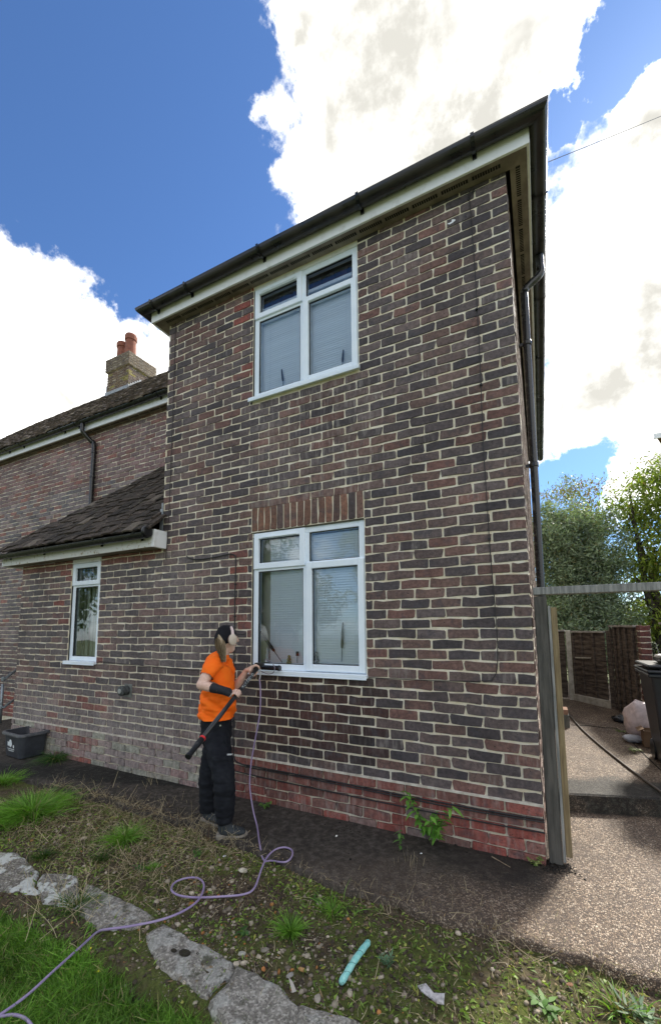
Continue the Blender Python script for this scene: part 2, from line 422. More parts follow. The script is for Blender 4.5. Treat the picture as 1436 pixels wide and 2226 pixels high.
k = 16; wS = (SOLD[1] - SOLD[0]) / k
for i in range(k):
    cx = SOLD[0] + (i + .5) * wS; c = brick_col('soldier')
    if i < 4: c = lerp(c, (.17, .085, .055), .7)
    BRICKS.append(((cx, -.005 + rd.uniform(-.002, .002), (SOLD[2] + SOLD[3]) / 2), (0, 0, SOLD[3] - SOLD[2] - .006), (-(wS - .011), 0, rd.uniform(-.003, .003)), (0, .03, 0), (*c, .05), 'F'))
# gable-side wall (plane x = 0)
for n in range(-5, 61):
    z0 = n * .075; hh = .075 - MJ
    if z0 + .075 > 4.535: hh = 4.535 - z0 - .006
    if hh < .012: continue
    y = .1025 + .01 if n % 2 else .225
    while y < 6.38:
        L = min(.215, 6.38 - y)
        if L > .03: BRICKS.append(((.003 + rd.uniform(-.004, .004), y + L / 2, z0 + .0375), (0, L, 0), (0, 0, hh), (-.03, 0, 0), (*lerp(brick_col('main'), (.22, .15, .11), .5), .4), 'S'))
        y += .225
def kind_wing(x, z, n):
    c = brick_col('wing')
    if z > 3.6: c = lerp(c, brick_col('red'), .35)
    if z < .9: c = lerp(c, brick_col('main'), .6)
    if n < 0: c = brick_col('red')
    return c, .12 + .25 * rd.random()
course_front(-13.5, -3.6, -6, 61, 1.24, kind_wing, lambda z, n: [(-6.05, -3.5)] if z < 1.9 else [(-5.0, -3.5)] if z < 3.3 else [], corner=False, zmax=4.535)

# ------------------------------------------------------------------ the house
HOUSE = thing('brick_house', 'two storey brick house with a tall right hand wing, tiled lean-to and black gutters', 'house', (0, 0, -.35))
def place_bricks():
    vis = []
    for i, b in enumerate(BRICKS):
        c = np.array(b[0]); ex = np.array(b[1]); ez = np.array(b[2])
        if b[5] == 'S' : continue
        q = px_of(np.array([c - ex / 2 - ez / 2, c + ex / 2 - ez / 2, c + ex / 2 + ez / 2, c - ex / 2 + ez / 2]))
        if q[:, 0].min() < 0 or q[:, 0].max() > 1436 or b[0][2] < -.36: continue
        a = .5 * abs(sum(q[k][0] * q[(k + 1) % 4][1] - q[(k + 1) % 4][0] * q[k][1] for k in range(4)))
        vis.append((a, i))
    vis.sort(reverse=True); pick = set(i for _, i in vis[:300])
    groups = {'F': [[], [], []], 'W': [[], [], []], 'S': [[], [], []]}
    base = Vector(ORI[HOUSE.name])
    for i, (c, ex, ez, ein, col, side) in enumerate(BRICKS):
        s = rd.randrange(12)
        if i in pick:
            o = bpy.data.objects.new('brick', SHAPE_ME[s]); COL.objects.link(o); o.parent = HOUSE; o.color = col
            m = Matrix.Identity(4)
            for r_ in range(3): m[r_][0] = ex[r_]; m[r_][1] = ein[r_]; m[r_][2] = ez[r_]; m[r_][3] = c[r_] - base[r_]
            o.matrix_local = m
        else:
            V, Fc = SHAPES[s]; G = groups[side]; k = sum(len(v) for v in G[0])
            P = np.array(c) + V[:, :1] * np.array(ex) + V[:, 1:2] * np.array(ein) + V[:, 2:3] * np.array(ez)
            G[0].append(P); G[1] += [tuple(a + k for a in f) for f in Fc]; G[2].append(np.tile(col, (len(P), 1)))
    for g, (Vs, Fs, Cs) in groups.items():
        if Vs: tag(raw('brickwork', np.concatenate(Vs), Fs, M_BRICKS, HOUSE, cols=np.concatenate(Cs)), kind='stuff')
place_bricks()
def wall_cells(mb, x0, x1, z0, z1, holes, y0, y1):
    xs = sorted({x0, x1, *[v for h in holes for v in h[:2] if x0 < v < x1]}); zs = sorted({z0, z1, *[v for h in holes for v in h[2:] if z0 < v < z1]})
    for a, b in zip(xs, xs[1:]):
        for c, d in zip(zs, zs[1:]):
            mx, mz = (a + b) / 2, (c + d) / 2
            if not any(h[0] < mx < h[1] and h[2] < mz < h[3] for h in holes): mb.box(a, b, y0, y1, c, d)
wm = MB()
wall_cells(wm, -3.505, -.004, -.45, 4.56, [UW, LW], .0015, .16)
wall_cells(wm, -6.137, -3.505, -.45, 1.98, [EW], .0015, .16)
wm.box(-.16, -.0005, .16, 6.38, -.45, 4.56)          # side
wm.box(-3.505, -3.35, .16, 6.2, 1.98, 4.56)
wm.box(-3.35, -.16, 6.2, 6.38, -.45, 4.56)
wm.box(-6.137, -6.0, .16, 1.24, -.45, 1.98)
wm.box(-14, -3.505, 1.243, 1.45, -.6, 4.56)
wm.box(-14, -3.505, 7.0, 7.2, -.6, 4.56)
wm.box(-14.2, -14, 1.243, 7.2, -.6, 4.56)
wm.build('wall', M_MORTAR, HOUSE)
fl = MB(); fl.box(-3.35, -.16, .16, 6.2, 2.45, 2.55); fl.box(-6.0, -.16, 1.6, 1.65, -.3, 1.97); fl.box(-3.35, -.16, 1.8, 1.85, 2.55, 4.5); fl.build('inner_wall', M_WALLIN, HOUSE)

# roofs
def roofs():
    e = 4.66; y0 = -.17; x0, x1, y1 = -3.66, .185, 6.55; h = (x1 - x0) / 2 * .84
    rm = MB(); c = (x0 + x1) / 2; a = y0 + (x1 - x0) / 2; b = y1 - (x1 - x0) / 2
    V = [(x0, y0, e), (x1, y0, e), (x1, y1, e), (x0, y1, e), (c, a, e + h), (c, b, e + h)]
    rm.add(V, [(0, 1, 4), (1, 2, 5, 4), (2, 3, 5), (3, 0, 4, 5), (3, 2, 1, 0)])
    rm.build('roof', M_TILES_PLAIN, HOUSE)
    # long wing roof
    V = [(-14.4, 1.06, 4.67), (-3.3, 1.06, 4.67), (-3.3, 4.3, 7.91), (-14.4, 4.3, 7.91), (-14.4, 7.4, 4.67), (-3.3, 7.4, 4.67)]
    m2 = MB(); m2.add(V, [(0, 1, 2, 3), (3, 2, 5, 4), (0, 3, 4), (1, 5, 2), (0, 4, 5, 1)]); m2.build('roof', M_TILES_PLAIN, HOUSE)
    # lean-to roof body (hipped at its left end)
    V = [(-6.32, -.19, 2.12), (-3.51, -.19, 2.12), (-3.51, 1.24, 3.50), (-4.97, 1.24, 3.50), (-6.32, 1.24, 2.12)]
    m3 = MB(); m3.add(V, [(0, 1, 2, 3), (0, 3, 4), (0, 4, 2, 1), (4, 3, 2)]); m3.build('roof', M_TILES_PLAIN, HOUSE)
M_TILES_PLAIN = simple('roof_underlay', (.035, .028, .024), (.06, .05, .04), 9, rough=.9)
roofs()
def tile_shape():
    j = lambda a: rd.uniform(-a, a); V = []; nx = 3
    for k in (0, 1):
        for y in (0, 1):
            for i in range(nx):
                x = i / (nx - 1) - .5; V.append((x + j(.03), y, (1 - 4 * x * x) * .35 + j(.12) + (-1 if k else 0)))
    Fc = [(0, 1, 4, 3), (1, 2, 5, 4), (6, 9, 10, 7), (7, 10, 11, 8), (0, 6, 7, 1), (1, 7, 8, 2), (2, 8, 11, 5), (5, 11, 10, 4), (4, 10, 9, 3), (3, 9, 6, 0)]
    return np.array(V), Fc
TS = [tile_shape() for _ in range(8)]
def tiles(origin, along, up, rows, gauge, width, rangef, separate, thick=.019):
    al = Vector(along).normalized(); up = Vector(up).normalized(); nm = al.cross(up).normalized()
    if nm.z < 0: nm = -nm
    mes = []
    for V, Fc in TS:
        me = bpy.data.meshes.new('roof_tile'); me.from_pydata(V.tolist(), [], Fc); me.materials.append(M_TILE); mes.append(me)
    Vs, Fs, Cs, k = [], [], [], 0; base = Vector(ORI[HOUSE.name]); count = 0
    for r in range(rows):
        a, b = rangef(r); x = a - (width / 2 if r % 2 else 0)
        while x < b:
            xa, xb = max(x, a), min(x + width, b); x += width
            if xb - xa < .04: continue
            w = xb - xa - .004; c = Vector(origin) + al * ((xa + xb) / 2) + up * (r * gauge - .03 + rd.uniform(-.006, .006)) + nm * (.030 + rd.uniform(0, .018))
            tilt = rd.uniform(-.09, .09); A = (al + nm * tilt) * w; U = (up - nm * (.13 + rd.uniform(-.03, .03))) * (gauge * 1.9); N = nm * thick
            g = rd.random(); col = lerp((.022, .018, .015), (.065, .050, .040), g)
            if rd.random() < .06: col = (.12, .10, .08)
            s = rd.randrange(8)
            if separate and count < 300:
                o = bpy.data.objects.new('roof_tile', mes[s]); COL.objects.link(o); o.parent = HOUSE; o.color = (*col, 1); m = Matrix.Identity(4); count += 1
                for q in range(3): m[q][0] = A[q]; m[q][1] = U[q]; m[q][2] = N[q]; m[q][3] = c[q] - base[q]
                o.matrix_local = m
            else:
                V, Fc = TS[s]; P = np.array(c) + V[:, :1] * np.array(A) + V[:, 1:2] * np.array(U) + V[:, 2:3] * np.array(N)
                Vs.append(P); Fs += [tuple(q + k for q in f) for f in Fc]; k += len(P); Cs.append(np.tile((*[v * 2.5 for v in col], 1), (len(P), 1)))
    if Vs: tag(raw('roof_tiling', np.concatenate(Vs), Fs, M_TILES, HOUSE, cols=np.concatenate(Cs)), kind='stuff')
sl_ = math.hypot(1.43, 1.38)
tiles((0, -.205, 2.150), (1, 0, 0), (0, 1.43, 1.38), 20, .101, .168, lambda r: (-6.36 + r * .101 / sl_ * 1.35 + rd.uniform(-.03, .03), -3.425 if r < 2 else -3.512), True)
tiles((0, 1.0, 4.66), (1, 0, 0), (0, 1, 1), 45, .102, .168, lambda r: (-14.4, -3.52), False)
# sweep helpers: gutters, fascias, soffits
def half_round(cz, cx, r, th=.004):
    o = [(cx + r * math.cos(a), cz + r * math.sin(a)) for a in [math.pi * (1 + k / 14) for k in range(15)]]
    o = [(x, z) for x, z in o]; i = [(cx + (r - th) * math.cos(a), cz + (r - th) * math.sin(a)) for a in [math.pi * (2 - k / 14) for k in range(15)]]
    return o + i
TP = [(-3.508 - .135, 1.10), (-3.508 - .135, -.135), (.165, -.135), (.165, 6.5)]
g = MB(); g.sweep(TP, half_round(4.672, .062, .061)); go = g.build('gutter', M_GUTB, HOUSE, smooth=False)
def bracket(mb, x, y, dx, dy, cz, r=.067):
    """strap under a half-round gutter at plan point (x, y) with outward direction"""
    pts = [(x + dx * (.062 + (r + .004) * math.cos(a)), y + dy * (.062 + (r + .004) * math.cos(a)), cz + (r + .004) * math.sin(a)) for a in [math.pi * (1 + k / 8) for k in range(9)]]
    t_ = Vector((-dy, dx, 0)) * .013
    for p, q in zip(pts, pts[1:]):
        p, q = Vector(p), Vector(q); mb.add([p - t_, p + t_, q + t_, q - t_], [(0, 1, 2, 3)])
        n = Vector((dx, dy, 0)) * .002
    mb.box(x - .015 if dx == 0 else min(x, x + dx * .01), x + .015 if dx == 0 else max(x, x + dx * .01), y - .015 if dy == 0 else min(y, y + dy * .01), y + .015 if dy == 0 else max(y, y + dy * .01), cz - .075, cz - .02)
for x in (-3.52, -3.02, -2.1, -1.1, -.2): b = MB(); bracket(b, x, -.137, 0, -1, 4.672); b.build('gutter_bracket', M_GUT, HOUSE)
for y in (.4, 1.6, 2.7, 3.9, 5.1, 6.2): b = MB(); bracket(b, .167, y, 1, 0, 4.672); b.build('gutter_bracket', M_GUTB, HOUSE)
for x, y0 in ((-3.70, -.2),):
    pass
f = MB(); f.sweep(TP, [(-.02, 4.528), (0, 4.528), (0, 4.68), (-.02, 4.68)]); f.build('fascia', M_FASCIA, HOUSE, bevel=.002)
s = MB(); s.sweep(TP, [(-.136, 4.536), (-.0205, 4.536), (-.0205, 4.546), (-.136, 4.546)])
s.build('soffit', M_SOFFIT, HOUSE)
def vent(cx, cy, lx, ly):
    m = MB(); m.box(cx - lx / 2, cx + lx / 2, cy - ly / 2, cy + ly / 2, 4.5335, 4.5355)
    o = m.build('soffit_vent', M_DARK, HOUSE); q = MB(); L = max(lx, ly); nb = int(L / .017)
    for i in range(1, nb):
        d = -L / 2 + i * L / nb
        if lx > ly: q.box(cx + d - .002, cx + d + .002, cy - ly / 2, cy + ly / 2, 4.5315, 4.5334)
        else: q.box(cx - lx / 2, cx + lx / 2, cy + d - .002, cy + d + .002, 4.5315, 4.5334)
    q.build('vent_slats', M_SOFFIT, o)
x = -3.38
while x < .0: vent(x, -.062, .20, .028); x += .232
y = .12
while y < 6.3: vent(.082, y, .030, .24); y += .275
# wing eave
WP = [(-14.4, 1.10), (-3.66, 1.10)]
g = MB(); g.sweep(WP, half_round(4.672, .062, .058)); g.build('gutter', M_GUT, HOUSE)
f = MB(); f.sweep(WP, [(-.02, 4.528), (0, 4.528), (0, 4.66), (-.02, 4.66)]); f.build('fascia', M_FASCIA, HOUSE)
s = MB(); s.sweep(WP, [(-.139, 4.536), (-.0205, 4.536), (-.0205, 4.546), (-.139, 4.546)]); s.build('soffit', M_SOFFIT, HOUSE)
x = -4.9
while x > -13: vent(x, 1.175, .2, .028); x -= .235
for x in (-4.9, -6.9, -7.3, -8.6, -9.1, -10.3): b = MB(); bracket(b, x, 1.098, 0, -1, 4.672, .06); b.build('gutter_bracket', M_GUT, HOUSE)
def pipe(pts, r, clips, mat=None):
    p = MB(); p.tube(smooth_path(pts, 4), r, 12); o = p.build('downpipe', mat or M_GUT, HOUSE, smooth=True)
    for c, wall in clips:
        q = MB(); q.lathe((c[0], c[1], c[2] - .02), [(r + .004, 0), (r + .006, .005), (r + .006, .035), (r + .004, .04)], 12)
        q.box(*sorted((c[0], wall[0] if wall[0] is not None else c[0] + .012)), *sorted((c[1] + (0 if wall[1] is not None else -.012), wall[1] if wall[1] is not None else c[1] + .012)), c[2] - .012, c[2] + .012)
        q.build('pipe_clip', mat or M_GUT, o)
pipe([(-6.72, 1.04, 4.63), (-6.72, 1.04, 4.55), (-6.72, 1.05, 4.48), (-6.66, 1.17, 4.34), (-6.62, 1.19, 4.27), (-6.62, 1.19, 3.5), (-6.62, 1.19, 2.2), (-6.62, 1.19, -.35)], .036, [((-6.62, 1.19, 4.15), (-6.6, 1.24)), ((-6.62, 1.19, 3.72), (-6.6, 1.24))])
pipe([(.227, 1.0, 4.62), (.227, 1.0, 4.50), (.22, 1.0, 4.42), (.12, .98, 4.33), (.082, .97, 4.27), (.078, .97, 4.1), (.072, .97, 2.6), (.066, .97, 1.0), (.066, .97, -.35)], .034, [((.079, .97, 3.75), (0.0, None)), ((.072, .97, 2.58), (0.0, None)), ((.068, .97, 1.2), (0, None))])
# lean-to eave
f = MB(); f.box(-6.30, -3.47, -.165, -.150, 1.978, 2.115); f.build('fascia', None or simple('peeling_white_fascia', (.66, .67, .64), (.30, .22, .10), 22, rough=.6, lo=.56, hi=.72, bump=.002), HOUSE, bevel=.002)
f = MB(); f.box(-3.47, -3.43, -.168, -.002, 1.975, 2.16); f.build('bargeboard', M_FASCIA, HOUSE, bevel=.002)
f = MB(); f.box(-6.32, -6.30, -.168, .9, 1.975, 2.115); f.build('bargeboard', M_FASCIA, HOUSE, bevel=.002)
s = MB(); s.box(-6.30, -3.47, -.149, -.008, 1.985, 1.995); s.build('soffit', M_SOFFIT, HOUSE)
g = MB(); g.sweep([(-6.55, -.166), (-3.48, -.166)], half_round(2.112, .062, .056)); g.build('gutter', M_GUT, HOUSE)
e = MB(); e.lathe((-3.485, -.224, 2.124), [(.058, 0), (.060, .004), (.060, .03), (.05, .034)], 16, (1, 0, 0)); e.build('gutter_end_cap', M_BLACKP, HOUSE, smooth=True)
for x in (-6.1, -5.35, -4.25, -3.6): b = MB(); bracket(b, x, -.168, 0, -1, 2.125, .056); b.build('gutter_bracket', M_GUT, HOUSE)
l = MB()
for i in range(4): l.box(-3.52, -3.502 + .004, -.012 + i * .0, -.004, 2.20 + i * .075, 2.262 + i * .075)
l.box(-3.535, -3.495, -.016, -.006, 2.13, 2.42); l.build('flashing', M_LEAD, HOUSE)
# mouldings above windows
q = MB(); q.box(UW[0] + .004, UW[1] - .004, .006, .09, 4.497, 4.535); q.build('head_board', M_FASCIA, HOUSE, bevel=.002)
q = MB(); q.box(EW[0] + .004, EW[1] - .004, -.004, .06, 1.955, 1.984); q.box(EW[0] + .01, EW[1] - .01, -.012, .03, 1.935, 1.953); q.build('head_board', M_FASCIA, HOUSE, bevel=.002)
q = MB(); q.box(SOLD[0], SOLD[1], -.003, .02, 2.018, 2.027); q.build('lintel_plate', simple('rusty_lintel', (.10, .09, .06), (.05, .045, .03), 20, rough=.9), HOUSE)
sp = Vector(at(980, 482, 1, -.008)); q = MB(); q.add([(sp.x + dx, -.011 + .001 * i, sp.z + dz) for i, (dx, dz) in enumerate([(-.03, -.008), (-.012, -.02), (.012, -.014), (.034, -.002), (.026, .010), (.008, .018), (-.008, .012), (-.02, .006)])], [tuple(range(8))]); q.build('paint_splash', simple('white_splash', (.8, .82, .85), rough=.6), HOUSE)
# dpc mortar ledge
q = MB(); q.box(-3.505, .006, -.0155, .004, -.007, .008); q.box(-6.14, -3.507, -.0155, .004, -.007, .008); q.build('plinth_fillet', simple('pale_mortar', (.66, .62, .54), (.45, .40, .33), 15, rough=.95, bump=.006), HOUSE)

# chimney
CHX0, CHX1, CHY0, CHY1 = -10.50, -9.60, 3.95, 4.78
def chimney():
    c = MB(); c.box(CHX0 + .01, CHX1 - .01, CHY0 + .01, CHY1 - .01, 7.0, 8.33); c.box(CHX0 - .035, CHX1 + .035, CHY0 - .035, CHY1 + .035, 8.33, 8.69)
    ch = c.build('chimney', M_MORTAR, HOUSE)
    Vs, Fs, Cs, k = [], [], [], 0
    for lo, hi, z0, z1 in ((0, 0, 7.3, 8.33), (.045, 0, 8.33, 8.70)):
        n = 0; z = z0
        while z < z1 - .02:
            for face in (0, 1):
                A = CHX0 - lo if face == 0 else CHY0 - lo; B = CHX1 + lo if face == 0 else CHY1 + lo
                p = A - (.1125 if n % 2 else 0)
                while p < B:
                    a, b = max(p, A), min(p + .225, B); p += .225
                    if b - a < .04: continue
                    V, Fc = SHAPES[rd.randrange(12)]; m = (a + b) / 2; L = b - a - .011
                    cc = np.array((m, CHY0 - lo, z + .037)) if face == 0 else np.array((CHX1 + lo, m, z + .037))
                    ex = np.array((L, 0, 0)) if face == 0 else np.array((0, L, 0)); ei = np.array((0, .03, 0)) if face == 0 else np.array((-.03, 0, 0))
                    P = cc + V[:, :1] * ex + V[:, 1:2] * ei + V[:, 2:3] * np.array((0, 0, .064)); col = brick_col('chim')
                    if lo: col = lerp(col, (.17, .14, .095), .6)
                    elif rd.random() < .2: col = (.24, .2, .05)
                    elif face: col = lerp(col, (.12, .09, .08), .5)
                    Vs.append(P); Fs += [tuple(q + k for q in f_) for f_ in Fc]; k += len(P); Cs.append(np.tile((*col, .2), (len(P), 1)))
            z += .075; n += 1
    tag(raw('brickwork', np.concatenate(Vs), Fs, M_BRICKS, ch, cols=np.concatenate(Cs)), kind='stuff')
    MP = simple('terracotta_pot', (.27, .10, .062), (.20, .075, .05), 12, rough=.85)
    for x, y, s_ in ((-9.93, 4.22, 1.0), (-10.30, 4.24, .86)):
        p = MB(); p.lathe((x, y, 8.66), [(.165, 0), (.155, .1), (.14, .62 * s_), (.165, .63 * s_), (.17, .74 * s_), (.15, .80 * s_), (.12, .80 * s_), (.12, .5)], 20)
        p.build('chimney_pot', MP, ch, smooth=False)
    fl_ = MB(); fl_.box(CHX0 - .03, CHX1 + .03, CHY0 - .02, CHY0 - .006, 7.5, 7.74)
    for i in range(6): fl_.box(CHX1 + .006, CHX1 + .02, CHY0 - .02 + i * .07, CHY0 + .05 + i * .07, 7.5, 7.76 + i * .062)
    fl_.box(CHX0 - .02, CHX0 - .006, CHY0, CHY0 + .35, 7.5, 7.95)
    fl_.build('flashing', M_LEAD, ch)
    mo = MB(); mo.box(CHX0, CHX1, CHY0, CHY1, 8.69, 8.72); mo.build('mortar_cap', M_CONCP, ch)
chimney()

# ------------------------------------------------------------------ windows
def frame_of(mb, x0, x1, z0, z1, w, y0, y1):
    mb.box(x0, x0 + w, y0, y1, z0, z1); mb.box(x1 - w, x1, y0, y1, z0, z1)
    mb.box(x0 + w, x1 - w, y0 + .0006, y1, z1 - w, z1); mb.box(x0 + w, x1 - w, y0 + .0006, y1, z0, z0 + w)
M_GASK = simple('black_gasket', (.012, .014, .016), rough=.5)
def window(box, zt, mull, sashes, panes, sill_over=.03, label=None, openv=None):
    x0, x1, z0, z1 = box; y0, y1 = .016, .075
    w = MB(); frame_of(w, x0 + .004, x1 - .004, z0 + .012, z1, .052, y0, y1)
    if mull: w.box(mull - .031, mull + .031, y0 + .0012, y1, z0 + .064, z1 - .052)
    win = w.build('window', M_WHITE, HOUSE, bevel=.003)
    if label: win['label'] = label
    t = MB()
    if mull: t.box(x0 + .056, mull - .031, y0 + .0018, y1, zt[0] - .027, zt[0] + .027); t.box(mull + .031, x1 - .056, y0 + .0018, y1, zt[1] - .027, zt[1] + .027)
    else: t.box(x0 + .056, x1 - .056, y0 + .0018, y1, zt[0] - .027, zt[0] + .027)
    t.build('transom', M_WHITE, win, bevel=.003)
    for (a, b, c, d) in sashes:
        s_ = MB(); frame_of(s_, a, b, c, d, .054, y0 - .018, y1 - .004); s_.build('sash', M_WHITE, win, bevel=.004)
    for (a, b, c, d) in panes:
        g_ = MB(); frame_of(g_, a, b, c, d, .006, y0 + .008, y0 + .022); g_.build('gasket', M_GASK, win)
        p_ = MB(); p_.add([(a, y0 + .024, c), (b, y0 + .024, c), (b, y0 + .024, d), (a, y0 + .024, d)], [(0, 1, 2, 3)]); p_.build('pane', M_GLASS, win)
    s_ = MB(); s_.box(x0 - .03, x1 + .012, -.040, .02, z0 - .018, z0 + .011); s_.box(x0 - .03, x1 + .012, -.042, -.034, z0 - .030, z0 - .018); s_.build('sill', M_WHITE, win, bevel=.003)
    q = MB(); q.box(x0 + .004, x1 - .004, .08, .26, z0 + .025, z0 + .045); q.build('inner_sill', M_WHITE, win)
    return win
x0, x1, z0, z1 = UW; m = -1.772; U2 = (x0, x1, z0 + .012, 4.497)
zT = 4.185
w1 = window(U2, (zT, zT), m, [(x0 + .012, m - .006, zT - .005, 4.49), (m + .006, x1 - .012, z0 + .032, zT + .016)],
       [(x0 + .066, m - .06, zT + .049, 4.436), (m + .031, x1 - .056, zT + .027, 4.445), (x0 + .056, m - .031, z0 + .076, zT - .027), (m + .060, x1 - .066, z0 + .086, zT - .038)], label='upper window with its top left vent pane ajar')
x0, x1, z0, z1 = LW; m2 = -1.744; zt = 1.683
L2 = (x0, x1, z0, z1)
w2 = window(L2, (zt, zt), m2, [(x0 + .012, m2 - .006, zt - .005, z1 - .006), (m2 + .006, x1 - .012, z0 + .020, zt + .016)],
       [(x0 + .066, m2 - .06, zt + .049, z1 - .06), (m2 + .031, x1 - .056, zt + .027, z1 - .052), (x0 + .056, m2 - .031, z0 + .064, zt - .027), (m2 + .060, x1 - .066, z0 + .074, zt - .038)], label='lower window above the wet brickwork')
x0, x1, z0, z1 = EW
w3 = window((x0, x1, z0, 1.936), (1.672,), None, [(x0 + .010, x1 - .010, 1.667, 1.932)], [(x0 + .064, x1 - .064, 1.721, 1.878), (x0 + .056, x1 - .056, z0 + .064, 1.645)], label='narrow lean-to window')
for wo, bx, zz in ((w1, UW, (4.185, 4.49)), (w2, LW, (1.683, 2.01))):
    v_ = MB(); v_.box(bx[0] + .10, bx[0] + .48, -.008, -.001, zz[1] - .046, zz[1] - .030); v_.build('trickle_vent', M_WHITE, wo, bevel=.002)
# sealant / dark reveal strips
q = MB()
for bx in (UW, LW, EW):
    q = MB(); q.box(bx[0] - .004, bx[0] + .004, .004, .03, bx[2], bx[3] - .04); q.build('reveal_gap', M_DARK, HOUSE)

# rooms: blinds, curtain, things on the sills
M_SLAT = simple('white_blind_slat', (.90, .96, 1.0), rough=.4)
def blind(x0, x1, z0, z1, y, label, tilt=69, pitch=.0215, chord=.0130):
    t = thing('venetian_blind', label, 'blind', ((x0 + x1) / 2, y, z0)); a = math.radians(tilt); hw = chord; L = x1 - x0
    P = []; 
    for i in range(4):
        s_ = (i / 3 - .5) * 2 * hw; P.append((s_ * math.cos(a) + .002 * (1 - (i / 1.5 - 1) ** 2) * math.sin(a), -s_ * math.sin(a) + .002 * (1 - (i / 1.5 - 1) ** 2) * math.cos(a)))
    V = [(-L / 2, -p[0], p[1]) for p in P] + [(L / 2, -p[0], p[1]) for p in P]
    V += [(v[0], v[1] + .0006, v[2] + .0006) for v in V]
    Fc = [(0, 4, 5, 1), (1, 5, 6, 2), (2, 6, 7, 3), (8, 9, 13, 12), (9, 10, 14, 13), (10, 11, 15, 14), (0, 8, 12, 4), (3, 7, 15, 11)]
    me = bpy.data.meshes.new('slat'); me.from_pydata(V, [], Fc); me.materials.append(M_SLAT)
    n = int((z1 - z0 - .03) / pitch)
    for i in range(n):
        o = bpy.data.objects.new('slat', me); COL.objects.link(o); o.parent = t; o.location = (rd.uniform(-.001, .001), 0, .012 + i * pitch); o.rotation_euler = (rd.uniform(-.06, .06), rd.uniform(-.0015, .0015), 0)
    h = MB(); h.box(x0, x1, y - .014, y + .014, z1 - .03, z1); h.build('headrail', M_WHITE, t)
    for fx in (.12, .5, .88):
        c = MB(); c.tube([(x0 + L * fx, y - .013, z0), (x0 + L * fx, y - .013, z1 - .03)], .0008, 4); c.build('cord', M_WHITE, t)
blind(-2.165, -1.20, .815, 2.0, .088, 'pale blue white slatted blind behind the lower window')
blind(-2.31, -1.23, 3.40, 4.33, .088, 'pale slatted blind behind the upper window over the first floor', tilt=78, chord=.0150)
c = MB()
for i in range(24):
    a = -2.30 + i * .0467; c.box(a, a + .04, .16 + .012 * math.sin(i * 1.9), .175 + .012 * math.sin(i * 1.9), 4.19, 4.49)
cu = c.build('pelmet', simple('dark_red_curtain', (.085, .035, .035), (.055, .03, .035), 9, rough=.9), origin=(-1.77, .16, 4.19))
tag(cu, 'dark red pleated pelmet above the upper blind', 'pelmet')
c = MB(); c.box(-2.30, -2.19, .145, .16, .81, 2.0); cu = c.build('curtain', simple('pale_curtain', (.46, .46, .40), rough=.9), origin=(-2.25, .15, .81)); tag(cu, 'narrow pale curtain at the left side of the lower window', 'curtain')
c = MB()
for i in range(10):
    a = -5.03 + i * .052; dx = .018 * math.sin(i * 2.2)
    c.box(a, a + .045, .15 + dx, .156 + dx, .80, 1.93)
cu = c.build('vertical_blind', simple('grey_green_voile', (.30, .34, .28), rough=.9), origin=(-4.78, .15, .8)); tag(cu, 'thin grey green net behind the narrow lean-to window', 'net curtain')
M_WAND = simple('dark_wand', (.02, .022, .02), rough=.5)
def wand(top, bot, label, r=.013):
    a = Vector(at(*top, 1, .062)); b = Vector(at(*bot, 1, .060)); m_ = MB(); d = b - a
    m_.tube([a, a + d * .03, a + d * .3, a + d * .55, a + d * .64, a + d * .68, b], [.002, .006, r, r * 1.15, r * .9, .003, .0025], 8)
    tag(m_.build('ornamental_wand', M_WAND, origin=tuple(b)), label, 'wand')
wand((563, 1369), (613, 1440), 'dark tapering wand leaning left in the left pane of the lower window')
wand((745, 1352), (742, 1438), 'dark upright wand in the right pane of the lower window', .011)
wand((612, 802), (616, 842), 'short dark wand in the left pane of the upper window', .009)
wand((746, 760), (743, 800), 'short dark wand in the right pane of the upper window', .009)
wand((176, 1360), (182, 1424), 'dark upright wand behind the narrow lean-to window', .015)
def figurine(u, v0, v1, col, label, cat, plug=False, y=.062):
    b = Vector(at(u, v1, 1, y)); h = (v1 - v0) / 262.0; m_ = MB()
    if plug:
        m_.tube([b, b + Vector((0, 0, h * .6))], .0025, 6); m_.box(b.x - .011, b.x + .011, b.y - .006, b.y + .006, b.z + h * .6, b.z + h)
        nm = 'black_plug_charger'
    else:
        m_.lathe(b, [(.022, 0), (.024, h * .1), (.015, h * .3), (.019, h * .5), (.010, h * .66), (.014, h * .78), (.012, h * .92), (.002, h)], 12); nm = 'figurine'
    tag(m_.build(nm, simple(nm + '_paint', *col, sc=90, rough=.4), origin=tuple(b), smooth=not plug), label, cat)
figurine(628, 1423, 1442, ((.6, .55, .15), (.15, .14, .1)), 'small yellow and brown figurine on the sill of the left lower pane', 'figurine')
figurine(646, 1415, 1441, ((.015, .015, .015), None), 'small black stemmed block on the sill beside the yellow figurine', 'ornament', True)
figurine(687, 1416, 1438, ((.5, .52, .56), (.03, .04, .05)), 'small white and dark figurine on the sill of the right lower pane', 'figurine')
figurine(581, 1404, 1440, ((.62, .66, .70), (.5, .52, .56)), 'pale blue white glass ornament behind the leaning wand', 'ornament')

